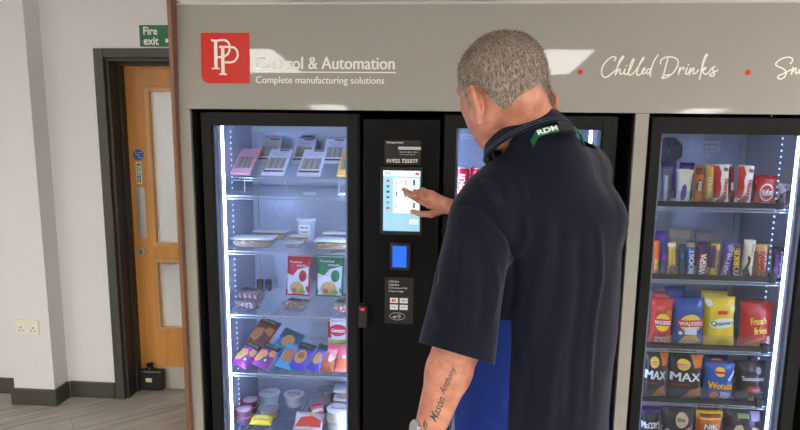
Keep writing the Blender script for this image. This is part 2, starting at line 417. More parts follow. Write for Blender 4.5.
# header, its top leaning back a little
HT = radians(3.1); HZ0, HZ1 = 1.687, BZ; hh = (HZ1-HZ0)/cos(HT)
def hdr(x, z, o=0):   # point on the header face, z measured up the wall
    s = (z-HZ0)/cos(HT)
    return (x, s*sin(HT)-o*cos(HT), HZ0+s*cos(HT)+o*sin(HT))
hd = MB()
a = [hdr(-1.0412, HZ0), hdr(1.499, HZ0), hdr(1.499, HZ1), hdr(-1.0412, HZ1)]
hd.add(a+[(p[0], p[1]+.018, p[2]) for p in a], [(0, 1, 2, 3), (7, 6, 5, 4), (0, 4, 5, 1), (1, 5, 6, 2), (2, 6, 7, 3), (3, 7, 4, 0)])
hd.build('header_panel', M_panel, vs_, world=True)
MB().box(-1.0412, 1.499, .0205, .045, HZ1-.003, HZ1+.004).build('top_trim', M_panel_edge, vs_, world=True)
MB().box(-1.0412, 1.499, .045, .64, HZ1-.02, HZ1-.004).build('top_cover', mat((90, 88, 84), .6), vs_, world=True)
MB().box(-1.0412, 1.499, .641, .655, 0, HZ1-.004).build('back_panel', mat((20, 20, 20), .8), vs_, world=True)
for x0, x1 in ((-1.0412, -.998), (.695, .742), (1.44, 1.499)):
    MB().box(x0, x1, 0, .018, 0, HZ0-.0015).build('stile', M_panel, vs_, world=True)
    MB().box(x0, x1, .019, .60, 0, HZ0-.002).build('divider', mat((14, 14, 14), .7), vs_, world=True)
# logo
LGx0, LGx1, LGz0, LGz1 = at(201.5, 60, Y=.012).x, at(250, 60, Y=.012).x, at(226, 83.5, Y=.008).z, at(226, 33, Y=.02).z
f_ = lambda x, z: hdr(x, z, .0012)
f2 = lambda x, z: hdr(x, z, .0026)
r = .03; pl = [(LGx0, LGz1), (LGx1, LGz1), (LGx1, LGz0)]+[(LGx0+r-r*sin(a*pi/12), LGz0+r-r*cos(a*pi/12)) for a in range(0, 7)]
lg = MB(); lg.add([f_(*p) for p in pl], [list(range(len(pl)))[::-1]])
lgo = lg.build('logo_plate', mat((204, 40, 28), .3, spec=.15, key='red_vinyl'), vs_, world=True)
LW = LGx1-LGx0; LH = LGz1-LGz0
def lgp(u, v): return (LGx0+u*LW, LGz1-v*LH)   # u right, v down, 0..1
def lgm(x, y): return lgp((x-38)/350, (y-32)/366)  # from the enlarged photograph
t = MB(); _lo = [.0022]
def thick(pts, wd):
    ribbon_on(t, [lgm(v.x, v.y) for v in catmull([(x, y, 0) for x, y in pts], 6)], wd, hdr, _lo[0]); _lo[0] += .0004
WS = LW*.055
thick([(145, 92), (145, 285)], WS*1.25); thick([(118, 86), (150, 90), (200, 84), (235, 100), (246, 140), (235, 180), (200, 205), (160, 208)], WS*.75); thick([(120, 290), (168, 290)], WS*.6)
thick([(196, 150), (196, 330)], WS*1.25); thick([(175, 134), (230, 134), (280, 140), (302, 170), (300, 210), (270, 242), (215, 246)], WS*.75); thick([(172, 332), (220, 332)], WS*.6)
t.build('monogram', mat((240, 232, 218), .35, key='cream_vinyl'), lgo, world=True)
M_let = mat((238, 236, 228), .3, key='white_vinyl', emis=0)
def hx(px, py): p = at(px, py, Y=.012); return p.x, p.z
def htext(s, px0, px1, py0, py1, w_=.0005):
    (x0, z0), (x1, z1) = hx(px0, py1), hx(px1, py0)
    t = MB()
    for q, dx in enumerate((-w_, 0, w_)): text_on(t, s, (x0+x1)/2+dx, (z0+z1)/2, x1-x0-2*w_, z1-z0, lambda x, z: hdr(x, z, .0010+.0004*q))
    t.build('lettering', M_let, vs_, world=True)
htext('Control & Automation', 256, 395, 57, 69, w_=.0014)
htext('Complete manufacturing solutions', 256.5, 384.5, 77, 85.5, w_=.0005)
t = MB(); (x0, z0), (x1, z1) = hx(256, 72), hx(396, 73); rect_on(t, x0, x1, z0-.0022, z0+.0022, f_, nx=1, nz=1); t.build('underline', M_let, vs_, world=True)
for px, py in ((580, 72), (747, 72.5)):
    x, z = hx(px, py); t = MB(); disc_on(t, x, z, .0095, .0095, f_, n=24, rings=1); t.build('red_dot', mat((212, 50, 34), .35, spec=.15), vs_, world=True)
def hand(strokes, ox, oy, sc, name):
    t = MB()
    for st in strokes:
        pts = catmull([(x, y, 0) for x, y in st], 6)
        ribbon_on(t, [hx(ox+p.x/sc, oy+p.y/sc) for p in pts], .0048, hdr, .0010+.0002*strokes.index(st))
    t.build(name, M_let, vs_, world=True)
chilled = [[(128, 112), (138, 96), (120, 90), (92, 108), (66, 142), (60, 178), (72, 198), (92, 196), (118, 176), (140, 156)],
  [(140, 156), (158, 120), (178, 92), (172, 88), (154, 118), (132, 188)], [(132, 188), (146, 164), (158, 156), (156, 174), (162, 184), (178, 172), (186, 152), (180, 176), (190, 184), (208, 164), (232, 110), (228, 104), (214, 130), (202, 180), (214, 187), (238, 168), (268, 124), (286, 98), (279, 98), (258, 140), (246, 182), (260, 187), (280, 168), (292, 156), (286, 150), (276, 166), (280, 182), (296, 172)],
  [(318, 156), (306, 158), (298, 174), (308, 180), (322, 160), (340, 112), (362, 80)], [(340, 112), (322, 160), (318, 196)], [(192, 136), (194, 138)]]
drinks = [[(414, 98), (402, 140), (384, 206)], [(374, 128), (378, 108), (404, 92), (440, 92), (466, 108), (464, 140), (440, 176), (404, 200), (380, 204), (392, 190), (420, 186)],
  [(478, 146), (468, 184)], [(470, 176), (484, 152), (498, 148), (494, 160)], [(516, 148), (506, 178), (516, 182), (530, 160)], [(534, 150), (526, 186)], [(528, 178), (544, 154), (552, 152), (546, 176), (556, 180), (576, 160)],
  [(580, 210), (592, 160), (612, 100), (624, 82), (618, 78), (602, 110), (590, 160)], [(590, 168), (608, 148), (614, 152), (600, 164), (596, 170), (612, 184), (630, 172), (648, 150), (664, 142), (652, 150), (654, 168), (658, 188), (640, 194), (634, 186), (656, 172), (678, 162)], [(520, 132), (522, 134)]]
hand(chilled, 590, 40, 5.333, 'lettering'); hand(drinks, 590, 40, 5.333, 'lettering')
snacks = [[(366, 146), (380, 132), (378, 112), (350, 106), (310, 118), (280, 142), (284, 160), (320, 176), (338, 194), (334, 222), (308, 240), (290, 236), (292, 222), (330, 204), (372, 182)],
  [(384, 168), (370, 212)], [(372, 206), (394, 176), (402, 176), (396, 200), (404, 206), (420, 190)], [(446, 180), (430, 178), (418, 194), (424, 206), (444, 190), (446, 204), (462, 196)],
  [(492, 180), (478, 180), (468, 196), (476, 206), (500, 196)], [(520, 130), (500, 206)], [(506, 196), (526, 178), (512, 192), (530, 206), (548, 196)], [(568, 178), (556, 186), (566, 200), (548, 206)]]
hand(snacks, 730, 40, 6.143, 'lettering')

# ================================================================== FRIDGES
M_blk = mat((18, 18, 18), .42, spec=.2, key='black_powder_coat')
M_frame = mat((30, 30, 29), .45, spec=.12, key='charcoal_door_frame')
M_liner = mat((180, 187, 204), .33, .45, key='stucco_aluminium_liner', bump=1.0, bscale=75, var=.22, vscale=110)
M_wire = mat((185, 190, 198), .3, .7, key='chrome_wire')
M_led = mat((188, 210, 255), .5, key='led_white', emis=LED_POWER)
M_led_dim = mat((180, 205, 255), .5, key='led_white_dim', emis=LED_POWER*.24)
M_ledglint = mat((190, 215, 255), .5, key='led_reflection_glow', emis=LED_POWER*.03)  # glow of the imitated LED reflections on the liner
GL = glass_mat('door_glass', (.84, .87, .91))
FT = 1.675
BKY = .47
def fridge(label, x0, x1, gx0, gx1, gtop, shelves, led, gaps, group=None, blackrail=False):
    F = thing('glass_door_fridge', label, 'fridge', ((x0+x1)/2, .3, 0), group)
    b = MB()
    ix0, ix1 = (gx0+.004, gx1+.022) if led == 'L' else (gx0-.022, gx1-.004)
    b.box(x0, ix0-.004, .045, .56, .03, FT).box(ix1+.004, x1, .045, .56, .03, FT).box(x0, x1, .56, .60, .03, FT)
    b.box(ix0-.004, ix1+.004, .045, .56, gtop+.022, FT).box(ix0-.004, ix1+.004, .045, .56, .03, .20)
    b.build('cabinet', M_blk, F, world=True)
    for fx in (x0+.05, x1-.05):
        for fy in (.1, .52): MB().lathe([(.02, 0), (.02, .03)], 12, fx, fy).build('foot', M_blk, F, world=True)
    l = MB()
    l.box(ix0-.0035, ix0, .045, BKY+.01, .21, gtop+.018).box(ix1, ix1+.0035, .045, BKY+.01, .21, gtop+.018)
    l.box(ix0, ix1, BKY, BKY+.01, .21, gtop+.018).box(ix0, ix1, .045, BKY, gtop+.012, gtop+.018).box(ix0, ix1, .045, BKY, .2005, .212)
    l.build('liner', M_liner, F, world=True)
    # air duct cover high on the back
    d = MB().box(ix0+.01, ix1-.01, BKY-.012, BKY-.0005, gtop-.03, gtop+.011); 
    d.build('duct_cover', mat((188, 190, 196), .4, key='duct_grey'), F, world=True)
    # door
    dr = MB()
    dr.box(x0, gx0, 0, .036, .05, FT-.003, bev=.003).box(gx1, x1, 0, .036, .05, FT-.003, bev=.003)
    dr.box(gx0, gx1, .0005, .036, gtop, FT-.0035).box(gx0, gx1, .0005, .036, .05, .23)
    D = dr.build('door', M_frame, F, world=True)
    MB().box(gx0+.0002, gx1-.0002, .012, .018, .2302, gtop-.0002).build('glass_pane', GL, D, world=True)
    # pale gasket behind the pane
    g = MB(); 
    for sx in (gx0, gx1-.010): g.box(sx, sx+.010, .020, .036, .231, gtop-.001)
    g.build('gasket', mat((150, 158, 178), .4, key='gasket_grey'), D, world=True)
    # LED strip on the door side
    lx = gx0+.030 if led == 'L' else gx1-.040
    if led:
        s = MB().box(lx, lx+.0055, .024, .030, .24, gtop-.004); s.build('led_strip', M_led_dim if blackrail else M_led, F, world=True)
        ox = ix1-.012 if led == 'L' else ix0+.004
        MB().box(ox, ox+.008, .037, .045, .24, gtop-.004).build('led_strip', M_led_dim if blackrail else M_led, F, world=True)  # opposite strip, added out of sight behind the frame to brighten the inside
        hx0 = lx-.010 if led == 'L' else lx+.0075
        h = MB().box(hx0, hx0+.009, .020, .036, .235, gtop-.002); h.build('led_channel', mat((170, 178, 200), .3, .5, key='led_alu'), F, world=True)
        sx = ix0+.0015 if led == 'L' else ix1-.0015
        s = MB(); z = .25  # glowing specks stand in for the LEDs' reflection in the shiny liner wall
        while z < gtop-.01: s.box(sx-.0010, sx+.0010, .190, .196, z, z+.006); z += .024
        s.build('led_reflections', M_ledglint, F, world=True, kind='stuff')
    # slotted shelf uprights at the back
    for ux in (ix0+.012, ix1-.03):
        MB().box(ux, ux+.016, BKY-.010, BKY-.0005, .215, gtop-.04).build('upright', M_wire, F, world=True)
        
    for zs in shelves:
        s = MB()
        n = int((ix1-ix0-.02)/.0145)
        for i in range(n+1):
            x = ix0+.012+(ix1-ix0-.024)*i/n
            s.tube([(x, .055, zs-.002), (x, BKY-.015, zs-.002)], .0019, 4)
        for y, r in ((.052, .0032), (.19, .002), (.33, .002), (BKY-.018, .003)):
            s.tube([(ix0+.006, y, zs-.0045), (ix1-.006, y, zs-.0045)], r, 6)
        s.tube([(ix0+.006, .052, zs-.016), (ix1-.006, .052, zs-.016)], .0022, 6)
        k = ix0+.02
        while k < ix1-.02: s.tube([(k, .052, zs-.016), (k, .052, zs-.004)], .0012, 4); k += .012
        so = s.build('shelf', M_wire, F, world=True)
        if blackrail:
            MB().box(ix0+.01, ix1-.05, .040, .046, zs+.001, zs+.021).build('front_rail', mat((34, 34, 37), .3, key='rail_black'), so, world=True)
            MB().box(ix0+.01, ix1-.05, .047, .0485, zs+.004, zs+.06).build('clear_riser', glass_mat('clear_plastic', (.95, .96, .97), haze=.02), so, world=True)
            MB().box(ix1-.075, ix1-.05, .037, .060, zs-.004, zs+.034, bev=.003).build('rail_clip', mat((18, 18, 20), .4), so, world=True)
    return F
SL = [1.346, 1.117, .846, .588, .318]
SR = [1.337, 1.052, .769, .543, .290]
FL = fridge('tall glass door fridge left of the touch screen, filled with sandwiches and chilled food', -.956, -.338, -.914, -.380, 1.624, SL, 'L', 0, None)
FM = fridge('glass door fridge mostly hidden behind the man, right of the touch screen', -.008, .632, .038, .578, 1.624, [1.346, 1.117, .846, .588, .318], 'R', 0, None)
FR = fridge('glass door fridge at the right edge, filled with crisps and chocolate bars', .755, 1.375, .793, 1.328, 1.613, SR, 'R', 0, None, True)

# round fan guards on the back walls
def fan(F, cx, cz, r, n=8):
    b = MB()
    for q in range(1, 8):
        rr = r*q/7
        b.tube([(cx+rr*cos(2*pi*(k+.5)/n), BKY-.017, cz+rr*sin(2*pi*(k+.5)/n)) for k in range(n)], .0022, 5, closed=True)
    for k in range(n):
        a = 2*pi*(k+.5)/n; b.tube([(cx, BKY-.0145, cz), (cx+r*cos(a), BKY-.0145, cz+r*sin(a))], .002, 5)
    b.build('fan_guard', mat((130, 136, 150), .5, key='fan_guard_grey'), F, world=True)
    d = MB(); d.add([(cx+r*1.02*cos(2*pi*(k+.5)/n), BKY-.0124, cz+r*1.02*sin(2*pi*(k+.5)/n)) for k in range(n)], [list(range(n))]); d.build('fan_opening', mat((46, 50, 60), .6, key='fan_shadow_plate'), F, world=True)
p = at(308, 147, Y=BKY-.017); fan(FL, p.x, p.z-.005, .062)
p = at(671, 151, Y=BKY-.017); fan(FR, p.x-.01, p.z, .062)
# stickers on the back walls
def sticker(F, px0, px1, py0, py1, lines, Y=BKY-.0006, col=(226, 228, 232)):
    a, b = at(px0, py1, Y=Y), at(px1, py0, Y=Y)
    o = MB().box(a.x, b.x, Y-.0012, Y-.0002, a.z, b.z).build('sticker', mat(col, .5), F, world=True)
    t = MB(); n = len(lines)
    for i, s in enumerate(lines):
        zc = b.z-(b.z-a.z)*(i+.5)/n
        text_on(t, s, (a.x+b.x)/2, zc, (b.x-a.x)*.82, (b.z-a.z)/n*.5, flat(Y-.0018))
    t.build('lettering', mat((70, 74, 90), .5), o, world=True)
sticker(FL, 264, 281, 134, 139.5, ['SALMON'], Y=BKY-.0126, col=(205, 210, 220))
sticker(FR, 701, 721, 137.5, 151.5, ['WARNING', 'do not block', 'the air vents'])
sticker(FM, 461, 476, 131, 139, ['Please note', 'keep door closed'])

# lock handle with the red lamp, on the left fridge door
h = MB(); a = at(358.5, 327, Y=-.03); b = at(368, 305, Y=-.03)
h.box(a.x, b.x, -.045, -.0003, a.z, b.z, bev=.005); hb = h.build('door_lock', mat((20, 20, 20), .35, key='lock_black'), FL, world=True)
p = at(362.5, 309.5, Y=-.046); d = MB().box(p.x-.006, p.x+.006, -.0475, -.0452, p.z-.0035, p.z+.0035); d.build('red_lamp', mat((255, 30, 20), .4, key='red_lamp', emis=2.5), hb, world=True)

# ================================================================== TOUCH SCREEN COLUMN
K = thing('payment_column', 'black payment column with touch screen between two glass door fridges', 'payment kiosk', (-.17, .3, 0))
MB().box(-.318, -.024, .004, .58, .02, 1.655, bev=.004).build('column_body', mat((15, 15, 15), .5, spec=.12, key='column_black'), K, world=True)
MB().box(-.30, -.04, .02, .56, 0, .0198).build('plinth', M_blk, K, world=True)
YK = .004
def krect(px0, px1, py0, py1, Y):
    a, b = at(px0, py1, Y=Y), at(px1, py0, Y=Y); return a.x, b.x, a.z, b.z
# sticker with the phone number
x0, x1, z0, z1 = krect(384.5, 421, 140.5, 164.5, YK)
st = MB().box(x0, x1, YK-.0012, YK-.0002, z0, z1).build('notice', mat((48, 48, 47), .5, spec=.2), K, world=True)
def sub(u, v): return x0+(x1-x0)*u, z1-(z1-z0)*v
t = MB(); f_ = flat(YK-.0022)
def tx(s, u0, u1, v0, v1, **k):
    a = sub(u0, v1); b = sub(u1, v0); text_on(t, s, (a[0]+b[0])/2, (a[1]+b[1])/2, b[0]-a[0], b[1]-a[1], f_, **k)
tx('01922 725577', .06, .93, .76, .92, bold=.04); tx('Having an issue?', .05, .52, .05, .15, bold=.03)
a = sub(.40, .34); b = sub(1.0, .27); 
tx('Scan the code or call us', .42, .93, .44, .5); tx('and we will help you', .42, .85, .55, .61)
t.build('lettering', mat((222, 220, 212), .5), st, world=True)
a = sub(.38, .38); b = sub(1.0, .26); MB().box(a[0], b[0], YK-.0022, YK-.0013, a[1], b[1]).build('white_band', mat((205, 202, 194), .5), st, world=True)
# touch screen
x0, x1, z0, z1 = krect(383, 420.5, 171, 230.5, YK-.006)
MB().box(x0-.012, x1+.012, YK-.008, YK-.0002, z0-.016, z1+.016, bev=.003).build('screen_bezel', mat((10, 10, 10), .15, key='gloss_black'), K, world=True)
ys = YK-.0085
scr = MB().box(x0, x1, ys-.0006, ys, z0, z1).build('screen', mat((150, 200, 230), .3, key='screen_glow', emis=.62), K, world=True)
def srect(u0, u1, v0, v1, m, name, dy=.0012):
    a = sub(u0, v1); b = sub(u1, v0); return MB().box(a[0], b[0], ys-dy, ys-dy+.0004, a[1], b[1]).build(name, m, scr, world=True)
M_sw = mat((232, 242, 246), .3, key='screen_white', emis=.6)
srect(0, 1, 0, .09, M_sw, 'screen_header'); srect(.27, .97, .12, .70, M_sw, 'item_grid', .0012); srect(.72, .96, .80, .88, M_sw, 'checkout_button')
t = MB(); f_ = flat(ys-.0018)
icons = {(60, 110, 160): [], (200, 70, 60): [], (60, 60, 70): [], (90, 150, 200): []}
t = MB(); tx('express', .05, .22, .03, .06, bold=.03); tx('Total', .79, .89, .83, .855); tx('Please choose', .45, .62, .035, .055)
for r in range(3):
    for c in range(3): tx('item', .33+c*.235, .43+c*.235, .265+r*.19, .275+r*.19)
t.build('lettering', mat((40, 70, 100), .5), scr, world=True)
cols = [(200, 70, 60), (90, 120, 90), (70, 60, 60), (60, 100, 160), (90, 160, 200), (200, 60, 60), (110, 130, 160)]
for i, v in enumerate((.15, .24, .33, .42, .51, .60, .68)):
    if i == 6: continue
    srect(.09, .17, v, v+.035, mat(cols[i], .4, emis=.5), 'category_icon', .0018)
for r in range(3):
    for c in range(3):
        u = .36+c*.235; v = .145+r*.19
        wd = (.004, .004, .05)[c] if r != 1 else (.02, .035, .03)[c]
        srect(u-wd/2*1, u+wd/2+.012, v, v+.09, mat([(90, 120, 130), (70, 90, 120), (60, 100, 150), (180, 110, 100)][(r+c) % 4], .4, emis=.4), 'item_icon', .0018)
srect(.86, .97, .03, .065, mat((190, 60, 90), .4, emis=.5), 'language_button', .0018)
# card reader with blue display
x0, x1, z0, z1 = krect(389.5, 411.5, 243, 270, YK-.02)
cr = MB().box(x0, x1, YK-.026, YK-.0002, z0, z1, bev=.006).build('card_reader', mat((16, 16, 17), .3, key='reader_black'), K, world=True)
a0, a1, c0, c1 = krect(392.5, 406.5, 246.5, 267, YK-.027)
MB().box(a0, a1, YK-.0275, YK-.0262, c0, c1).build('reader_display', mat((10, 92, 235), .3, key='reader_blue', emis=.9), cr, world=True)
# instruction panel
x0, x1, z0, z1 = krect(384.5, 413.5, 278, 323, YK)
st = MB().box(x0, x1, YK-.0012, YK-.0002, z0, z1).build('instruction_panel', mat((46, 46, 45), .5, spec=.2), K, world=True)
t = MB(); f_ = flat(YK-.0022)
for i, s in enumerate(('1.Click Start', '2.Add Items', '3.Checkout & Pay', '4.Open Fridge')): tx(s, .14, (.50, .50, .80, .66)[i], .06+i*.072, .105+i*.072, bold=.01)
c = sub(.45, .84)
for q, (rx, rz) in enumerate(((.030, .013),)):
    pts = [(c[0]+rx*cos(2*pi*k/30), c[1]+rz*1.15*sin(2*pi*k/30)) for k in range(31)]; stroke_on(t, pts, .0016, f_)
for q in range(4):
    pts = [(c[0]-.004+(.004+q*.0045)*cos(a), c[1]+(.003+q*.003)*sin(a)) for a in [(-1+k/4)*.9 for k in range(9)]]; stroke_on(t, pts, .0013, f_)
stroke_on(t, [(c[0]-.018, c[1]-.004), (c[0]-.006, c[1]+.001), (c[0]-.008, c[1]-.007), (c[0]-.018, c[1]-.004)], .003, f_)
t.build('lettering', mat((225, 225, 220), .5), st, world=True)
for i in range(4):
    u = .19+(i % 2)*.34; v = .44+(i//2)*.145
    a = sub(u, v+.11); b = sub(u+.28, v)
    cardo = MB().box(a[0], b[0], YK-.0022, YK-.0013, a[1], b[1]).build('payment_badge', mat((236, 236, 236), .5), st, world=True)
    mx_, mz = (a[0]+b[0])/2, (a[1]+b[1])/2; t = MB(); f2 = flat(YK-.003)
    if i == 0:
        disc_on(t, mx_-.004, mz, .0058, .0058, f2, rings=1); t.build('red_circle', mat((220, 40, 30), .5), cardo, world=True)
        t = MB(); disc_on(t, mx_+.004, mz, .0058, .0058, flat(YK-.0034), rings=1); t.build('orange_circle', mat((240, 150, 40), .5), cardo, world=True)
    else:
        text_on(t, ('', 'VISA', 'Pay', 'G Pay')[i], mx_, mz, .02, .0065, f2, bold=.02); t.build('lettering', mat(((0, 0, 0), (30, 50, 130), (30, 30, 30), (50, 60, 70))[i], .5), cardo, world=True)

# ================================================================== PRODUCTS
def hsh(*a):
    x = math.sin(sum((i+1)*12.9898*v for i, v in enumerate(a)))*43758.5453; return x-math.floor(x)
def bag_fn(wd, h, t, seed, crimp=.05, flatness=.5):
    """front face of a filled flow bag: x across, z up from its foot -> local point"""
    def depth(x, z):
        u = max(-1, min(1, x/(wd/2))); v = max(0, min(1, z/h))
        a = max(0, 1-abs(u)**3.0)**.6
        cc = crimp
        b = min(1, max(0, (v-cc)/(.22)))*min(1, max(0, (1-cc-v)/(.24)))
        b = math.sin(b*pi/2)**flatness if b > 0 else 0
        n = noise.noise(Vector((x*38+seed*3.1, z*30, seed)))*.14+noise.noise(Vector((x*95, z*30+seed, seed*2)))*.06
        edge = (1-min(1, abs(v-.5)*2))*0
        return t/2*a*b*(1+n*1.2)+.0012+abs(n)*.006*(1-b)
    def pt(x, z, o=0, side=-1):
        v = max(0, min(1, z/h)); 
        pin = 1-.10*math.sin(v*pi)*min(1, t/wd*2)+.035*noise.noise(Vector((seed*7+(1 if x > 0 else 0), z*26, 1.7)))
        return (x*pin, side*(depth(x, z)+o), z)
    return pt
def bag(name, label, cat, loc, wd, h, t, rgb, decals=(), lean=0, yaw=0, roll=0, group=None, rough=.28, back=None, crimp=.05, seed=None, flatness=.5, nx=14, nz=18, metal=0.0, dr=None):
    seed = seed if seed is not None else (hash(label) if False else sum(ord(c) for c in label)*.137 % 50)
    R = (Matrix.Rotation(yaw, 4, 'Z') @ Matrix.Rotation(-lean, 4, 'X') @ Matrix.Rotation(roll, 4, 'Y'))
    loc = (loc[0], loc[1], loc[2]+abs(sin(roll))*wd/2*cos(lean))
    T = thing(name, label, cat, loc, group, R.to_euler())
    fn = bag_fn(wd, h, t, seed, crimp, flatness)
    mb = MB()
    for side in (-1, 1):
        vs = []
        for j in range(nz+1):
            for i in range(nx+1):
                x = (i/nx-.5)*wd; z = j/nz*h
                p = fn(x, z, 0, side)
                if i in (0, nx) : p = (p[0], 0, p[2])
                zz = p[2]
                if j == nz: zz += .0016*((i % 2)*2-1)
                if j == 0: zz += .0010*((i % 2)*2-1)+.001
                vs.append((p[0], p[1], zz))
        fs = [(j*(nx+1)+i, j*(nx+1)+i+1, (j+1)*(nx+1)+i+1, (j+1)*(nx+1)+i) for j in range(nz) for i in range(nx)]
        if side == 1: fs = [f[::-1] for f in fs]
        mb.add(vs, fs, 0, True)
    n0 = (nx+1)*(nz+1)
    for j, rev in ((0, False), (nz, True)):
        for i in range(nx):
            a = j*(nx+1)+i; f = [a, n0+a, n0+a+1, a+1]
            mb.f.append(f[::-1] if rev else f); mb.m.append(0); mb.sm.append(False)
    mb.build('packet', mat(rgb, rough, metal, key='printed_film', spec=.3, bump=.35, bscale=110, coat=.12), T)
    k = 0
    for d in decals:
        k += 1; o = .0008+.0007*k+(.0006 if d[0] == 'text' else 0); f = lambda x, z, o=o: fn(x*wd, z*h, o)
        m = MB(); kind = d[0]
        if kind == 'disc':
            _, cx, cz, rx, rz, c = d[:6]; disc_on(m, cx, cz, rx, rz, f, n=20, rings=4, rot=d[6] if len(d) > 6 else 0); nm = 'printed_badge'
        elif kind == 'rect':
            _, a0, a1, b0, b1, c = d[:6]; rect_on(m, a0, a1, b0, b1, f, nx=8, nz=max(4, int((b1-b0)*18)), skew=d[6] if len(d) > 6 else 0); nm = 'printed_band'
        elif kind == 'win':
            _, a0, a1, b0, b1, c = d[:6]; rect_on(m, a0, a1, b0, b1, f, nx=8, nz=10); nm = 'window'
        elif kind == 'text':
            _, s, cx, cz, tw, th, c = d[:7]; rot = d[7] if len(d) > 7 else 0
            # rotate in true proportion
            f0 = lambda x, z, o=o: fn(x, z, o)
            for e in (-.5, .5):
                b_ = (th*wd if abs(rot) > .8 else th*h)*.10*e
                if abs(rot) > .8: text_on(m, s, cx*wd, cz*h+b_, tw*h, th*wd, f0, rot=rot, fine=True)
                else: text_on(m, s, cx*wd+b_, cz*h, tw*wd, th*h, f0, rot=rot, fine=True)
            nm = 'lettering'
        elif kind == 'poly':
            _, pts, c = d[:3]; cx = sum(p[0] for p in pts)/len(pts); cz = sum(p[1] for p in pts)/len(pts); N = len(pts)
            R_ = 4; vs = [f(cx, cz)]
            for r in range(1, R_+1):
                for q in range(N):
                    for e in range(3):
                        p, p2 = pts[q], pts[(q+1) % N]; x = p[0]+(p2[0]-p[0])*e/3; z = p[1]+(p2[1]-p[1])*e/3
                        vs.append(f(cx+(x-cx)*r/R_, cz+(z-cz)*r/R_))
            NN = 3*N; fs = [(0, 1+q, 1+(q+1) % NN) for q in range(NN)]
            for r in range(R_-1):
                for q in range(NN): fs.append((1+r*NN+q, 1+(r+1)*NN+q, 1+(r+1)*NN+(q+1) % NN, 1+r*NN+(q+1) % NN))
            m.add(vs, fs, 0, True); nm = 'printed_shape'
        o_ = m.build(nm, mat(c, .3, key='print', spec=.3, coat=.12), T)
        for pl in o_.data.polygons[:1]:
            if pl.normal.y > .2: o_.data.flip_normals()
    return T

def fit(px0, px1, pyt, pyb, zs, Y=None, lean=0.0):
    """size and place of something standing on a shelf between the given edges of the picture"""
    xc = (px0+px1)/2
    if Y is None:
        Y = at(xc, pyb, Z=zs).y; Y = max(.075, min(.40, Y))
    a, b = at(px0, pyb, Y=Y), at(px1, pyb, Y=Y)
    h = .05
    lo, hi = .005, .6
    for _ in range(40):
        h = (lo+hi)/2
        p = (xc, Y+h*sin(lean), zs+h*cos(lean))
        # project
        q = CR.transposed() @ (Vector((at(xc, pyb, Y=Y).x, p[1], p[2]))-CAM); py = 215-FPX*q.y/-q.z
        if py > pyt: lo = h
        else: hi = h
    return (a.x+b.x)/2, Y, b.x-a.x, h

# ---------------- right fridge
def rb(name, label, cat, px0, px1, pyt, pyb, row, t, rgb, decals=(), Y=None, lean=.06, **k):
    x, Y_, wd, h = fit(px0, px1, pyt, pyb, SR[row], Y, lean)
    if 'roll' not in k: k['roll'] = (hsh(px0, pyt)-.5)*.11
    bag(name, label, cat, (x, Y_+ (t/2 if False else 0), SR[row]+.0006), wd, h, t, rgb, decals, lean=lean, **k)

W = (240, 238, 232); YL = (248, 206, 60); RD = (198, 34, 40)
G_bars1 = 'chocolate bars on the top shelf of the right fridge'
def bars(name, label, cat, px0, px1, pyt, pyb, row, t, rgb, decals=(), n=2, group=None, **k):
    rb(name, label, cat, px0, px1, pyt, pyb, row, t, rgb, decals, Y=.075, **k)
    k.pop('roll', None)
    for i in range(1, n):
        rb(name, label+(', second back' if i == 1 else ', third back'), cat, px0+1+i*.6, px1+i*.6-1, pyt-1.5*i+1, pyb, row, t, rgb, decals, Y=.075+.055*i, **k)
# top shelf
bars('chocolate_bar', 'dark wrapped bar standing at the left end of the right fridge top shelf', 'chocolate bar', 661, 671, 168, 199, 0, .02, (74, 70, 72), [('rect', -.35, .0, .1, .8, (150, 150, 156))])
bars('chocolate_bar', 'cream bar with a purple label on the right fridge top shelf', 'chocolate bar', 675, 690, 170, 199, 0, .02, (224, 218, 192), [('disc', -.1, .35, .2, .24, (104, 60, 150), -.2), ('text', 'Milk', .2, .72, .3, .05, (60, 60, 60), pi/2), ('rect', .38, .46, .05, .9, (70, 66, 70))], roll=.08)
bars('chocolate_bar', 'orange wrapped bar with a white oval on the right fridge top shelf', 'chocolate bar', 693, 702.5, 166, 199, 0, .022, (206, 110, 34), [('disc', 0, .5, .38, .17, (30, 24, 24)), ('text', 'ORIGINAL', 0, .5, .26, .4, (240, 225, 190), pi/2), ('rect', -.45, .45, .78, .95, (110, 50, 20))])
bars('chocolate_bar', 'gold wrapped bar on the right fridge top shelf', 'chocolate bar', 702.5, 712, 165, 199, 0, .022, (206, 160, 72), [('text', 'GOLD', 0, .5, .4, .5, (240, 215, 150), pi/2), ('rect', -.45, .45, .1, .2, (160, 110, 40))])
bueno = [('poly', [(-.5, .2), (-.5, .98), (-.15, .98), (-.05, .8), (-.15, .62), (-.05, .45), (-.2, .2)], RD), ('text', 'bueno', .17, .45, .42, .38, RD, pi/2-.12), ('disc', .25, .88, .16, .05, (120, 60, 30)), ('poly', [(-.45, .12), (.1, .3), (.3, .2), (0, .04)], (150, 90, 50))]
bars('chocolate_bar', 'white and red bueno bar, the left one of the two columns', 'chocolate bar', 713, 729, 165, 199.5, 0, .024, W, bueno)
rb('chocolate_bar', 'dark red bar squeezed between the two white bueno columns', 'chocolate bar', 729, 734, 167, 198, 0, .02, (150, 28, 36), [('rect', -.3, .3, .4, .6, W)], Y=.10)
bars('chocolate_bar', 'white and red bueno bar, the right one of the two columns', 'chocolate bar', 734, 750.5, 166, 199.5, 0, .024, W, bueno)
rb('chocolate_bar', 'red wafer bar behind the KitKat at the right of the top shelf', 'chocolate bar', 751, 762, 176, 199, 0, .02, (176, 22, 34), [('rect', -.4, .4, .7, .85, W)], Y=.13)
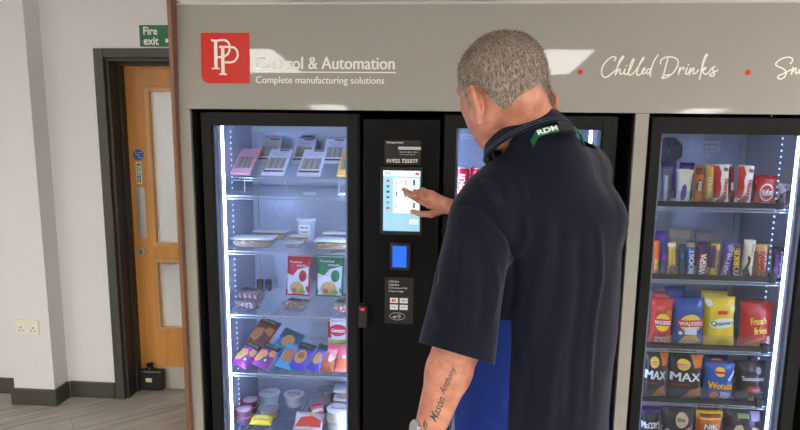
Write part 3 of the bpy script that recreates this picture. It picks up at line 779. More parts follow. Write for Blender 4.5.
kk = [('disc', 0, .5, .36, .3, W), ('disc', 0, .5, .31, .25, (196, 20, 32)), ('text', 'KitKat', 0, .5, .5, .2, W, .1), ('text', '4 FINGER', 0, .14, .5, .06, W)]
bars('chocolate_bar', 'red KitKat bar with a white oval at the right of the top shelf', 'chocolate bar', 754, 774, 178, 200, 0, .022, (200, 20, 32), kk, n=3)
bars('chocolate_bar', 'grey and brown packet at the right end of the top shelf', 'chocolate bar', 776, 797, 184, 200.5, 0, .024, (158, 146, 140), [('poly', [(-.45, .1), (-.45, .55), (0, .75), (.45, .5), (.45, .1)], (74, 48, 44)), ('text', 'Bounty', .05, .82, .6, .12, (90, 80, 90))])
for i, (a, b) in enumerate(((661, 676), (677, 692))):
    rb('chocolate_pack', ('purple' if i == 0 else 'violet')+' multipack behind the bars at the left of the top shelf, '+('left' if i == 0 else 'right')+' one', 'chocolate pack', a, b, 163, 196, 0, .03, ((74, 44, 120), (70, 48, 128))[i], [('rect', -.4, .4, .7, .9, (110, 90, 170))], Y=.30)
# second shelf
bars('chocolate_bar', 'orange and gold bar at the left end of the second shelf', 'chocolate bar', 653, 657.5, 241, 272, 1, .018, (214, 96, 36), [('rect', -.4, .4, .2, .5, (230, 180, 60))])
bars('chocolate_bar', 'dark blue wrapped bar near the left end of the second shelf', 'chocolate bar', 658.5, 666, 244, 271, 1, .018, (52, 46, 96), [('rect', -.3, .3, .5, .7, (130, 60, 150))])
bars('chocolate_bar', 'yellow bar tilted beside a dark bar on the second shelf', 'chocolate bar', 668, 676, 243, 271, 1, .02, (232, 200, 90), [('disc', 0, .22, .4, .16, (110, 70, 40)), ('text', 'Nutty', .0, .62, .42, .5, (170, 120, 40), pi/2), ('rect', -.45, .45, .88, .97, W)], roll=-.07)
bars('chocolate_bar', 'dark green wrapped bar between the yellow and the blue bar', 'chocolate bar', 677.5, 684, 245, 271, 1, .018, (46, 62, 72), [('rect', -.3, .3, .6, .75, (60, 110, 130))])
bars('chocolate_bar', 'bright blue BOOST bar on the second shelf', 'chocolate bar', 685, 694, 242, 271, 1, .02, (28, 92, 176), [('text', 'BOOST', .05, .46, .68, .6, W, pi/2), ('rect', -.45, .45, .86, .98, (180, 150, 90))])
bars('chocolate_bar', 'dark purple WISPA bar with red lettering on the second shelf', 'chocolate bar', 696, 707, 243, 271, 1, .02, (58, 36, 74), [('rect', -.42, .45, .04, .7, (150, 36, 44)), ('text', 'WISPA', .0, .40, .6, .62, W, pi/2-.08)])
bars('chocolate_bar', 'yellow and purple bar right of the WISPA bar', 'chocolate bar', 708.5, 717.5, 244, 271, 1, .02, (230, 192, 50), [('rect', -.5, .0, .3, .95, (96, 60, 130)), ('text', 'Caramel', .2, .5, .6, .4, (80, 50, 110), pi/2)], roll=.04)
bars('chocolate_bar', 'wide purple dairy milk bar on the second shelf', 'chocolate bar', 718.5, 730.5, 242, 271, 1, .022, (70, 48, 128), [('text', 'DAIRY MILK', -.02, .45, .8, .4, (215, 205, 225), pi/2-.12), ('disc', .1, .85, .3, .08, (150, 130, 190))], roll=.08)
bars('chocolate_bar', 'dark blue YORKIE bar with yellow lettering on the second shelf', 'chocolate bar', 730.8, 739.5, 243, 271.5, 1, .022, (44, 50, 92), [('text', 'YORKIE', .0, .45, .8, .75, (238, 190, 50), pi/2)])
bars('chocolate_bar', 'cream ripple bar with a brown swirl on the second shelf', 'chocolate bar', 740, 752, 240, 272, 1, .022, (222, 212, 190), [('poly', [(-.3, .05), (-.45, .2), (-.05, .5), (-.2, .62), (.15, .55), (.1, .42), (-.1, .25), (.3, .08)], (70, 40, 28)), ('text', 'Galaxy', .2, .75, .3, .26, (130, 90, 60), pi/2)], roll=.05)
bars('chocolate_bar', 'gold and brown Twix bar with red lettering on the second shelf', 'chocolate bar', 753, 767, 244, 272.5, 1, .024, (158, 96, 52), [('rect', -.5, .5, .8, .98, (196, 150, 90)), ('text', 'TWIX', .08, .42, .74, .6, W, pi/2+.06), ('text', 'TWIX', .06, .42, .72, .52, (190, 30, 34), pi/2+.06)])
bars('chocolate_bar', 'dark maroon bar at the right end of the second shelf', 'chocolate bar', 771, 783.5, 248, 273, 1, .024, (56, 40, 60), [('text', 'Snickers', .1, .5, .8, .3, (210, 200, 220), pi/2), ('rect', -.4, -.1, .1, .8, (110, 50, 110))])
for i, (a, b, yt, c, nm) in enumerate(((655, 667, 231, (86, 66, 150), 'purple'), (667, 692, 228, (150, 138, 128), 'large grey brown'), (693, 714, 231, (136, 124, 124), 'smaller grey'))):
    rb('chocolate_pack', nm+' packet lying on top behind the second shelf bars', 'chocolate pack', a, b, yt, 262, 1, .03, c, [('rect', -.45, .45, .72, .95, tuple(int(v*1.2) for v in c))], Y=.26, lean=.25, roll=.03*i)
# third shelf
def walk(s2): return [('disc', 0, .5, .36, .19, YL), ('rect', -.42, .42, .43, .57, (206, 30, 36)), ('text', 'WALKERS', 0, .5, .76, .085, W)]+s2
rb('crisp_packet', 'pinkish red crisp packet behind the red Walkers packet', 'crisps', 650, 670, 291, 335, 2, .05, (196, 44, 62), [('rect', -.4, .4, .82, .95, (214, 110, 120))], Y=.19)
rb('crisp_packet', 'red Walkers ready salted packet at the left of the third shelf', 'crisps', 647, 670, 298, 340.5, 2, .05, (196, 48, 34), walk([('rect', .1, .4, .66, .76, (200, 120, 40)), ('text', 'READY', -.05, .17, .5, .055, W), ('text', 'SALTED', -.05, .1, .5, .055, W), ('disc', .3, .14, .16, .1, (214, 150, 70))]), Y=.085)
rb('crisp_packet', 'dark blue crisp packet behind the blue Walkers packet', 'crisps', 664, 684, 287, 335, 2, .05, (34, 56, 128), [('rect', -.4, .4, .82, .93, (60, 90, 170))], Y=.19)
rb('crisp_packet', 'blue crisp packet with a dark top, third in line behind the blue Walkers', 'crisps', 682, 701, 291, 335, 2, .05, (36, 70, 140), [('rect', -.4, .4, .8, .9, (20, 36, 90))], Y=.19)
rb('crisp_packet', 'blue Walkers cheese and onion packet, front of the third shelf', 'crisps', 671.5, 704, 299, 342, 2, .055, (44, 82, 158), walk([('rect', -.2, .2, .26, .42, (215, 222, 235)), ('poly', [(-.35, .08), (-.2, .24), (.15, .26), (.35, .1), (0, .04)], (220, 178, 90)), ('disc', -.33, .3, .06, .04, W)]), Y=.085)
rb('crisp_packet', 'yellow crisp packet behind the Quavers packet', 'crisps', 692, 723, 291, 336, 2, .05, (222, 196, 60), [('rect', -.45, .45, .86, .95, (242, 228, 150))], Y=.20)
rb('crisp_packet', 'yellow Quavers packet on the third shelf', 'crisps', 702, 734, 297, 343, 2, .055, (240, 206, 44), [('disc', -.38, .9, .1, .08, W), ('disc', .35, .78, .12, .08, (245, 232, 160)), ('disc', .02, .5, .42, .1, W, .06), ('text', 'Quavers', .02, .5, .76, .11, (30, 110, 60), .06), ('rect', -.15, .15, .68, .75, (206, 50, 30)), ('poly', [(-.1, .02), (-.15, .18), (.1, .2), (.3, .1)], (226, 176, 30))], Y=.085)
rb('crisp_packet', 'red snack packet behind the French Fries packet', 'crisps', 741, 765, 299, 338, 2, .045, (150, 26, 30), [('rect', -.4, .4, .85, .94, (190, 80, 70))], Y=.19)
rb('crisp_packet', 'red French Fries packet with yellow lettering on the third shelf', 'crisps', 737, 770, 302, 343.5, 2, .05, (186, 38, 34), [('text', 'French', 0, .62, .5, .15, (246, 200, 80), .12), ('text', 'fries', .08, .42, .42, .15, (246, 200, 80), .12), ('disc', -.1, .17, .3, .05, (214, 120, 60), .3), ('disc', .1, .12, .25, .04, (224, 140, 60), .2), ('rect', .3, .42, .1, .3, (225, 190, 180))], Y=.085)
# fourth shelf
mx = [('poly', [(.12, .98), (.2, .72), (.5, .72), (.5, .98)], (214, 110, 40)), ('disc', -.12, .78, .2, .12, YL), ('rect', -.33, .09, .74, .80, (206, 30, 36)), ('text', 'WALKERS', -.12, .77, .36, .04, W), ('text', 'MAX', -.02, .52, .9, .18, (232, 232, 230)), ('rect', -.45, .1, .33, .37, (120, 40, 30)), ('poly', [(-.1, .03), (.1, .24), (.45, .32), (.48, .12), (.25, .03)], (190, 112, 62))]
rb('crisp_packet', 'black MAX crisp packet cut by the left door frame, fourth shelf', 'crisps', 640, 664, 351, 394.5, 3, .05, (36, 33, 34), mx, Y=.085)
rb('crisp_packet', 'black MAX crisp packet, the whole one on the fourth shelf', 'crisps', 665, 700, 353, 396, 3, .055, (36, 33, 34), mx, Y=.085)
rb('crisp_packet', 'dark MAX crisp packet behind the whole one on the fourth shelf', 'crisps', 668, 696, 349.5, 392, 3, .04, (42, 38, 38), [('rect', .1, .4, .8, .97, (190, 90, 40))], Y=.19)
rb('crisp_packet', 'blue snack packet behind the Wotsits packet', 'crisps', 700, 726, 355, 392, 3, .045, (36, 66, 136), [('disc', 0, .86, .25, .06, YL), ('rect', -.3, .3, .84, .88, RD)], Y=.19)
rb('crisp_packet', 'blue Wotsits packet with orange lettering on the fourth shelf', 'crisps', 701, 732, 362.5, 397, 3, .05, (42, 92, 178), [('disc', -.05, .78, .17, .12, YL), ('rect', -.23, .13, .74, .80, RD), ('text', 'Wotsits', 0, .42, .88, .2, (120, 50, 10)), ('text', 'Wotsits', 0, .43, .84, .18, (246, 176, 30)), ('poly', [(.0, .28), (.02, .05), (.3, .05), (.35, .26)], (190, 205, 230)), ('disc', -.2, .16, .14, .1, (226, 150, 60)), ('poly', [(.2, .6), (.42, .86), (.46, .8), (.28, .56)], (200, 215, 240))], Y=.085)
rb('crisp_packet', 'brown snack packet behind the dark Sensations packet', 'crisps', 731, 748, 361, 394, 3, .04, (104, 54, 48), [('rect', -.4, .4, .6, .8, (130, 70, 60))], Y=.13)
rb('crisp_packet', 'dark Sensations packet with white script on the fourth shelf', 'crisps', 735, 765, 361, 397.5, 3, .05, (46, 36, 42), [('text', 'Sensations', 0, .60, .8, .11, (205, 195, 190)), ('disc', .15, .8, .1, .08, (140, 136, 140)), ('disc', .0, .34, .25, .08, (170, 50, 44)), ('disc', .05, .32, .12, .04, (225, 120, 110)), ('disc', .1, .08, .22, .08, (200, 164, 80))], Y=.09)
rb('crisp_packet', 'dark blue packet deep at the right of the fourth shelf', 'crisps', 744, 762, 356, 392, 3, .04, (46, 56, 96), [('rect', -.4, .4, .8, .93, (80, 100, 150))], Y=.22)
# fifth shelf
def row5(name, label, px0, px1, pyt, rgb, dec, Y=.085, t=.05, hh=.17):
    a, b = at(px0, 430, Y=Y), at(px1, 430, Y=Y); 
    z1 = at((px0+px1)/2, pyt, Y=Y).z
    bag(name, label, 'crisps', ((a.x+b.x)/2, Y, SR[4]+.0006), b.x-a.x, z1-SR[4], t, rgb, dec, lean=.05)
row5('crisp_packet', "black McCoy's packet with white lettering at the left of the bottom shelf", 639, 659.5, 407, (34, 30, 34), [('rect', -.5, .5, .9, 1, (84, 40, 130)), ('text', "McCOY'S", 0, .66, .92, .14, W), ('poly', [(-.4, .45), (0, .56), (.4, .45), (.4, .36), (0, .46), (-.4, .36)], (196, 100, 60))])
row5('crisp_packet', 'dark and pink Snipers packet with a beige circle on the bottom shelf', 660, 693.5, 407, (50, 44, 48), [('poly', [(-.5, .62), (0, .52), (.5, .66), (.5, .05), (-.5, .05)], (206, 186, 188)), ('disc', .08, .76, .2, .15, (206, 180, 150)), ('text', 'the', .05, .78, .25, .08, (50, 40, 40)), ('text', 'SNIPERS', .08, .55, .8, .1, (60, 50, 54))])
row5('crisp_packet', 'orange NIK NAKS packet with a yellow and red top on the bottom shelf', 695, 722, 411, (216, 110, 40), [('rect', -.5, .5, .84, .98, (226, 212, 50)), ('rect', -.4, .4, .87, .94, (150, 30, 30)), ('text', 'NIK', .0, .70, .56, .13, (20, 16, 16)), ('text', 'NIK', .0, .705, .52, .11, W), ('text', 'NAKS', .0, .54, .7, .14, (20, 16, 16)), ('text', 'NAKS', .0, .545, .66, .12, W)])
row5('crisp_packet', 'green topped snack packet behind the NIK NAKS packet', 696, 718, 405, (60, 70, 50), [('rect', -.45, .45, .88, .97, (110, 60, 50))], Y=.20)
row5('crisp_packet', 'dark purple snack packet with cream shapes at the right of the bottom shelf', 723, 762, 409, (66, 44, 58), [('poly', [(-.35, .5), (-.25, .7), (-.1, .72), (0, .6), (-.1, .45)], (190, 176, 130)), ('poly', [(.1, .5), (.2, .68), (.38, .66), (.4, .45)], (190, 170, 120)), ('rect', -.2, .1, .84, .92, (130, 160, 90)), ('rect', .15, .4, .8, .95, (180, 160, 190))])
row5('crisp_packet', 'purple and pink packet behind the dark purple snack packet', 724, 756, 405.5, (90, 66, 104), [('rect', .0, .35, .86, .97, (190, 170, 200)), ('rect', -.4, -.1, .88, .95, (130, 170, 110))], Y=.20)

# ---------------- middle fridge: what shows beside the face
p = at(462, 200, Y=.10)
def can(label, x, y, z, rgb, brand, top=(180, 182, 186)):
    T = thing('drink_can', label, 'drink can', (x, y, z))
    MB().lathe([(.024, 0), (.031, .006), (.033, .012), (.033, .108), (.026, .118)], 28).build('can_body', mat(rgb, .25, .3, key='printed_can'), T)
    MB().lathe([(.026, .1182), (.027, .121), (.025, .1215), (.024, .119), (.001, .119)], 28).build('can_lid', mat(top, .3, .8, key='can_alu'), T)
    t = MB(); fn = lambda u, v: (.0336*sin(u/.0336), -.0336*cos(u/.0336), v)
    text_on(t, brand, 0, .06, .075, .034, fn, rot=pi/2, bold=.02, shear=.3); disc_on(t, 0, .06, .002, .002, fn); t.build('lettering', mat(W, .3), T)
zs = at(460, 185, Y=.10).z
for i, (x, nm) in enumerate(((.062, 'beside the man\'s cheek, leftmost of the row'), (.135, 'second from the left behind the man'), (.208, 'third from the left behind the man'))):
    can('red drink can '+nm, x, .11, SL[0]+.001, (190, 20, 44), 'Coca-Cola')
for i, x in enumerate((.062, .135)):
    can('red drink can in the row behind, '+('left one' if i == 0 else 'right one'), x, .19, SL[0]+.001, (190, 20, 44), 'Coca-Cola')

# ---------------- left fridge
def lb(name, label, cat, px0, px1, pyt, pyb, row, t, rgb, decals=(), Y=None, lean=.06, **k):
    x, Y_, wd, h = fit(px0, px1, pyt, pyb, SL[row], Y, lean)
    bag(name, label, cat, (x, Y_, SL[row]+.0006+abs(sin(lean))*t*.5*0), wd, h, t, rgb, decals, lean=lean, **k)
# sloped display rack on the top shelf
rk = thing('display_rack', 'tilted wire display rack holding the sandwiches on the top shelf', 'display rack', (-.65, .2, SL[0]))
RY0, RY1, RZ0 = .155, .43, 1.408
def rz(y): return RZ0+(y-RY0)*.30
b = MB(); x = -.885
while x < -.392: b.tube([(x, RY0, rz(RY0)), (x, RY1, rz(RY1))], .0011, 4); x += .011
for y in (RY0, (RY0+RY1)/2, RY1): b.tube([(-.89, y, rz(y)-.002), (-.388, y, rz(y)-.002)], .0024, 6)
b.tube([(-.89, RY0, rz(RY0)-.014), (-.388, RY0, rz(RY0)-.014)], .0018, 6)
x = -.885
while x < -.39: b.tube([(x, RY0, rz(RY0)-.014), (x, RY0, rz(RY0)-.002)], .0010, 4); x += .011
for q, lbx in enumerate((-.84, -.66, -.44)):
    b.tube([(lbx, RY0, rz(RY0)-.003), (lbx, RY0, SL[0]+.0025)], .003, 6); b.tube([(lbx, RY1, rz(RY1)-.003), (lbx, RY1, SL[0]+.0025)], .003, 6)
b.build('wire_rack', M_wire, rk, world=True)

def sandwich(label, qd, Y0, L, lean, card, fill, band=None, extra=None):
    """card wedge pack leaning back; qd = left and right pixel of its foot and its top"""
    (px0, px1, pyb) = qd
    a, b_ = at(px0, pyb, Y=Y0), at(px1, pyb, Y=Y0); wd = b_.x-a.x
    z0 = rz(Y0)+.0045
    T = thing('sandwich_pack', label, 'sandwich', ((a.x+b_.x)/2, Y0, z0), None, (-lean, 0, 0))
    t = .012
    # side walls and back of the card, front with window
    m = MB(); w2 = wd/2; ww = w2-.009; zb, zt = L*.20, L*.66
    m.box(-w2, -ww, -t, 0, 0, L).box(ww, w2, -t, 0, 0, L).box(-ww, ww, -t, 0, 0, zb).box(-ww, ww, -t, 0, zt, L).box(-ww, ww, -.002, 0, zb, zt)
    m.build('card_sleeve', mat(card, .45, key='card'), T)
    m = MB().box(-ww+.0005, ww-.0005, -t+.004, -.0022, zb+.0005, zt-.0005, bev=.002)
    bread = m.build('sandwich', mat(fill, .8, key='bread', bump=.6, bscale=400, var=.2, vscale=90), T)
    f = MB()
    for i in range(3): 
        xx = -ww+(i+.6)*2*ww/3.2; f.box(xx, xx+.004, -t+.0032, -t+.004, zb+.004, zt-.004)
    f.build('filling', mat((150, 110, 90), .7, key='filling', var=.3, vscale=200), bread)
    MB().box(-ww+.0003, ww-.0003, -t+.0005, -t+.0012, zb+.0003, zt-.0003).build('window_film', glass_mat('clear_film', (.97, .97, .97), haze=.06), T)
    fn = flat(-t-.0006); q = MB()
    if band:
        rect_on(q, -w2*.9, w2*.9, L*.06, L*.13, fn, nx=1, nz=1); rect_on(q, -w2*.15, w2*.8, L*.91, L*.97, fn, nx=1, nz=1)
        q.build('printed_band', mat(band, .4), T); q = MB()
    text_on(q, 'fresh from the kitchen', 0, L*.84, wd*.7, .006, fn); text_on(q, 'SANDWICH', 0, L*.77, wd*.62, .008, fn); text_on(q, 'on malted bread', 0, L*.70, wd*.5, .005, fn)
    q.build('lettering', mat((130, 130, 150), .5), T)
    if extra:
        q = MB(); 
        for (u0, u1, v0, v1) in extra[0]: rect_on(q, u0*wd, u1*wd, v0*L, v1*L, fn, nx=1, nz=1)
        q.build('printed_side', mat(extra[1], .4), T)
def rack_len(px, pyb, pyt, Y0, lean):
    lo, hi = .02, .35
    x = at(px, pyb, Y=Y0).x
    for _ in range(30):
        h = (lo+hi)/2; q = CR.transposed() @ (Vector((x, Y0+h*sin(lean), rz(Y0)+h*cos(lean)))-CAM)
        if 215-FPX*q.y/-q.z > pyt: lo = h
        else: hi = h
    return h
WHT = (226, 228, 238); MAR = (120, 36, 52)
ln = 1.02
Yf, Yb = .165, .31
L1 = rack_len(250, 179, 152, Yf, ln)
ln2 = .80; L2 = rack_len(280, 169, 141, Yb, ln2)
sandwich('pink sandwich pack at the left end of the sloped rack', (231, 250.5, 179), Yf, L1, ln, (236, 168, 186), (190, 180, 160), None, ([(.32, .5, .3, .9)], (232, 150, 140)))
sandwich('white and green edged sandwich pack, front row beside the pink pack', (262, 284, 179), Yf, L1, ln, WHT, (198, 192, 176), MAR, ([(-.5, -.42, .1, .6)], (170, 170, 60)))
sandwich('white sandwich pack in the middle of the front row of the rack', (297, 320, 179), Yf, L1, ln, WHT, (196, 186, 164), MAR)
sandwich('orange yellow sandwich pack at the right end of the rack', (337, 356, 180), Yf, L1, ln, (232, 178, 92), (200, 180, 130), None)
sandwich('white sandwich pack in the back row behind the pink pack', (257, 277, 169), Yb, L2, ln2, (206, 198, 190), (170, 150, 120), MAR)
sandwich('white sandwich pack in the back row in front of the fan guard', (292, 312, 170), Yb, L2, ln2, WHT, (170, 140, 110), MAR)
sandwich('white sandwich pack in the back row at the right', (323, 343, 170), Yb, L2, ln2, WHT, (200, 194, 180), MAR)
# folded paper slips on the shelf
for i, (a0, a1, yy, lbl) in enumerate(((304, 318, 191, 'white paper slip lying at the middle of the top shelf'), (339, 347, 189, 'white paper slip lying at the right end of the top shelf'))):
    p = at((a0+a1)/2, yy, Z=SL[0]+.002); y = max(.08, min(.14, p.y)); a, b_ = at(a0, yy, Y=y), at(a1, yy, Y=y)
    T = MB().add([(a.x, y-.03, SL[0]+.0015), (b_.x-.004, y-.035, SL[0]+.0015), (b_.x-.012, y+.035, SL[0]+.0022), (a.x-.008, y+.03, SL[0]+.0015), (a.x, y-.03, SL[0]+.0008), (b_.x-.004, y-.035, SL[0]+.0008), (b_.x-.012, y+.035, SL[0]+.0014), (a.x-.008, y+.03, SL[0]+.0008)], [(0, 1, 2, 3), (7, 6, 5, 4), (0, 4, 5, 1), (1, 5, 6, 2), (2, 6, 7, 3), (3, 7, 4, 0)]).build('paper_slip', mat((240, 240, 240), .6), None)
    tag(T, lbl, 'paper')

def rr(w2, d2, r, n=5):
    pts = []
    for cx, cy, a0 in ((w2-r, d2-r, 0), (-w2+r, d2-r, pi/2), (-w2+r, -d2+r, pi), (w2-r, -d2+r, 3*pi/2)):
        for k in range(n+1): a = a0+pi/2*k/n; pts.append((cx+r*cos(a), cy+r*sin(a)))
    return pts
def loft(mb, secs, mi=0, smooth=True, cap=(True, True)):
    n = len(secs[0][0]); vs = []
    for pts, z in secs: vs += [(x, y, z) for x, y in pts]
    fs = [(i*n+k, i*n+(k+1) % n, (i+1)*n+(k+1) % n, (i+1)*n+k) for i in range(len(secs)-1) for k in range(n)]
    if cap[0]: fs.append(list(range(n))[::-1])
    if cap[1]: fs.append(list(range((len(secs)-1)*n, len(secs)*n)))
    mb.add(vs, fs, mi, smooth); return mb
M_clear = glass_mat('clear_tray_plastic', (.93, .95, .97), haze=.16)
M_lid = mat((224, 226, 232), .3, key='frosted_lid')
def tray(label, px0, px1, pyb, row, h, d, food, Y, lidcol=(224, 226, 232), yaw=0, cat='food tray', z0=0, chunks=True, text=None):
    a, b_ = at(px0, pyb, Y=Y), at(px1, pyb, Y=Y); wd = b_.x-a.x
    T = thing('food_tray', label, cat, ((a.x+b_.x)/2, Y+d/2, SL[row]+.0008+z0), None, (0, 0, yaw))
    m = MB(); loft(m, [(rr(wd/2-.012, d/2-.012, .012), 0), (rr(wd/2-.003, d/2-.003, .014), h*.82), (rr(wd/2, d/2, .015), h*.83), (rr(wd/2, d/2, .015), h*.87)], cap=(True, False)); m.build('container', M_clear, T)
    m = MB()
    if chunks:
        random.seed(int(px0)); loft(m, [(rr(wd/2-.015, d/2-.015, .012), .003), (rr(wd/2-.007, d/2-.007, .012), h*.5)])
        for i in range(14): m.sphere((random.uniform(-.4, .4)*wd, random.uniform(-.4, .4)*d, h*.5), (random.uniform(.010, .02), random.uniform(.01, .018), h*.16), 8)
    else: loft(m, [(rr(wd/2-.015, d/2-.015, .012), .003), (rr(wd/2-.007, d/2-.007, .012), h*.7)])
    m.build('food', mat(food, .7, key='cooked_food', bump=.8, bscale=150, var=.35, vscale=60), T)
    m = MB(); loft(m, [(rr(wd/2+.002, d/2+.002, .016), h*.872), (rr(wd/2+.002, d/2+.002, .016), h*.93), (rr(wd/2-.010, d/2-.010, .012), h*.95), (rr(wd/2-.013, d/2-.013, .012), h)]); m.build('lid', mat(lidcol, .3, key='frosted_lid'), T)
    if text:
        q = MB(); text_on(q, text, 0, 0, wd*.4, .012, lambda x, z: (x, z, h+.0006)); q.build('lettering', mat((90, 90, 100), .5), T)
    return T
tray('large food tray with white lid at the left of the second shelf', 229.5, 272, 247.5, 1, .040, .10, (200, 160, 110), .10)
tray('large food tray behind the left one on the second shelf', 252, 286, 240, 1, .040, .09, (210, 170, 120), .27)
tray('large food tray with white lid at the right of the second shelf', 313, 352, 248.5, 1, .042, .10, (196, 150, 96), .09)
tray('food tray behind the right one on the second shelf', 322, 350, 240, 1, .042, .09, (206, 160, 110), .26)
tray('small clear tub with pale food in the middle of the second shelf', 283, 301, 246, 1, .022, .07, (214, 176, 132), .11, chunks=False)
tray('small clear tub of dough pieces right behind the middle tub', 289, 307, 240, 1, .036, .06, (218, 178, 130), .20, chunks=True)
def pot(label, px0, px1, pyt, pyb, row, body, lid, food=None, Y=None, cat='pot', taper=.8, text=None, tcol=(60, 70, 100), z0=0, clear=False, h=None):
    x, Y_, wd, hh_ = fit(px0, px1, pyt, pyb, SL[row]+z0, Y)
    hh_ = h or hh_
    r = wd/2; Y_ += r
    # the camera looks down on it: take off the far rim
    T = thing('food_pot', label, cat, (x, Y_, SL[row]+.0008+z0))
    m = MB()
    if clear:
        m.lathe([(r*taper, 0), (r*.97, hh_*.92), (r, hh_*.93), (r, hh_*.95)], 28); m.build('pot_body', M_clear, T)
        m = MB(); m.lathe([(r*taper-.003, .002), (r*.93, hh_*.80), (r*.6, hh_*.86), (.002, hh_*.84)], 28); m.build('food', mat(food, .6, key='pot_food', bump=.6, bscale=150, var=.35, vscale=70), T)
        m = MB(); m.lathe([(r*1.02, hh_*.951), (r*1.02, hh_*1.0), (r*.9, hh_*1.005), (.002, hh_*1.0)], 28); m.build('pot_lid', glass_mat('clear_lid', (.96, .97, .98), haze=.10), T)
    else:
        m.lathe([(r*taper, 0), (r*.95, hh_*.93), (r*.97, hh_*.94)], 28); m.build('pot_body', mat(body, .35, key='pot_plastic'), T)
        m = MB(); m.lathe([(r*1.02, hh_*.941), (r*1.03, hh_*.985), (r*.95, hh_*1.0), (.002, hh_*.99)], 28); m.build('pot_lid', mat(lid, .35, key='foil_lid'), T)
    if text:
        q = MB(); text_on(q, text, 0, 0, r*1.3, r*.5, lambda a, c: (a, c, hh_+.0012)); q.build('lettering', mat(tcol, .5), T)
    return T
# tall labelled tub
x, Y_, wd, h_ = fit(297, 316, 218, 240, SL[1], .30)
T = thing('food_tub', 'tall clear tub with a white label at the back of the second shelf', 'tub', (x, Y_, SL[1]+.0008))
MB().lathe([(wd*.42, 0), (wd*.49, h_*.9), (wd*.5, h_*.91)], 28).build('tub_body', mat((196, 204, 216), .3, key='frosted_tub'), T)
MB().lathe([(wd*.52, h_*.911), (wd*.52, h_*.98), (wd*.46, h_), (.002, h_)], 28).build('tub_lid', M_lid, T)
fn = lambda u, v: (wd*.5*sin(u/(wd*.5)), -wd*.5*cos(u/(wd*.5)), v)
q = MB(); rect_on(q, -.026, .026, h_*.3, h_*.75, fn, nx=10, nz=2); lab = q.build('label_wrap', mat((238, 238, 240), .5), T)
fn2 = lambda u, v: ((wd*.5+.001)*sin(u/(wd*.5)), -(wd*.5+.001)*cos(u/(wd*.5)), v)
q = MB(); text_on(q, 'Mac &', 0, h_*.63, .03, .010, fn2, bold=.03); text_on(q, 'Cheese', 0, h_*.45, .038, .010, fn2, bold=.03); q.build('lettering', mat((40, 40, 44), .5), lab)

# third shelf: meat packs and two snack bags
def meatpack(label, px0, px1, pyt, pyb, Y, food, z0=0, yaw=-.25):
    x, Y_, wd, h = fit(px0, px1, pyt, pyb, SL[2]+z0, Y); d = .085; h = .030
    T = thing('snack_pack', label, 'snack pack', (x, Y_+d/2, SL[2]+.0008+z0), None, (0, 0, yaw))
    m = MB(); loft(m, [(rr(wd/2-.010, d/2-.008, .010), 0), (rr(wd/2-.003, d/2-.002, .012), h), (rr(wd/2, d/2, .012), h+.001)]); m.build('container', glass_mat('clear_tray_plastic2', (.95, .96, .97), haze=.10), T)
    m = MB(); random.seed(int(px0*3+z0*1000))
    for i in range(4):
        for j in range(3): m.sphere(((i-1.5)*wd*.20, (j-1)*d*.27, h*.5), (wd*.10, d*.13, h*.40), 10)
    m.build('food', mat(food, .5, key='cured_meat', var=.3, vscale=90), T)
    m = MB(); loft(m, [(rr(wd/2+.001, d/2+.001, .012), h+.0014), (rr(wd/2+.001, d/2+.001, .012), h+.0034)]); m.build('film_lid', glass_mat('clear_film', (.97, .97, .97), haze=.06), T)
    q = MB().box(-wd*.42, wd*.46, d*.02, d*.42, h+.0036, h+.0046); lab = q.build('black_label', mat((30, 30, 34), .4), T)
    q = MB(); text_on(q, 'snack pots', 0, d*.22, wd*.5, .010, lambda a, c: (a, c, h+.0052)); q.build('lettering', mat((170, 180, 190), .5), lab)
    q = MB().box(wd*.22, wd*.40, d*.06, d*.16, h+.0050, h+.0056); q.build('yellow_spot', mat((220, 200, 40), .4), lab)
meatpack('clear snack pack with black label, bottom of the left stack on the third shelf', 232, 258, 300, 307, .10, (190, 150, 140))
meatpack('clear snack pack with black label, top of the left stack on the third shelf', 234, 262, 288, 297, .11, (176, 110, 106), z0=.037)
meatpack('clear snack pack with black label, in front of the red bag', 282, 306, 300, 309, .10, (186, 136, 112))
meatpack('clear snack pack with black label, at the right end of the third shelf', 331, 356, 300, 309, .10, (206, 120, 90))
meatpack('clear snack pack behind, under the right one with its label showing', 338, 362, 288, 296, .20, (196, 116, 90))
for i, px in enumerate((260, 268.5)):
    p = at(px, 281, Y=.40)
    T = thing('sauce_bottle', 'tiny black capped sauce pot at the back of the third shelf, '+('left' if i == 0 else 'right')+' of the pair', 'sauce pot', (p.x, .40, SL[2]+.0008))
    MB().lathe([(.014, 0), (.016, .03), (.014, .034)], 16).build('pot_body', mat((60, 60, 70), .3), T)
    MB().lathe([(.016, .0342), (.016, .05), (.014, .053)], 16).build('cap', mat((24, 26, 34), .4), T)
sw = lambda c: [('poly', [(-.42, .04), (-.48, .55), (-.2, .5), (.0, .66), (.25, .7), (.45, .74), (.45, .04)], (212, 214, 222)), ('disc', -.02, .20, .30, .16, (200, 160, 110)), ('disc', -.12, .14, .10, .06, (176, 100, 70)), ('disc', .2, .12, .12, .06, (120, 160, 60)), ('text', 'Roasted', -.1, .84, .5, .05, (235, 225, 225)), ('text', 'snacks', .15, .76, .4, .05, (235, 225, 225)), ('disc', .22, .5, .16, .14, c)]
lb('snack_bag', 'red snack bag with a white swoosh standing on the third shelf', 'snack bag', 285.5, 309.5, 255.5, 291, 2, .03, (190, 30, 52), sw((190, 30, 52)), Y=.33, lean=.16, roll=.03)
lb('snack_bag', 'green snack bag with a white swoosh standing on the third shelf', 'snack bag', 315.5, 343, 254.5, 291, 2, .03, (22, 116, 74), sw((22, 116, 74)), Y=.33, lean=.16, roll=.02)

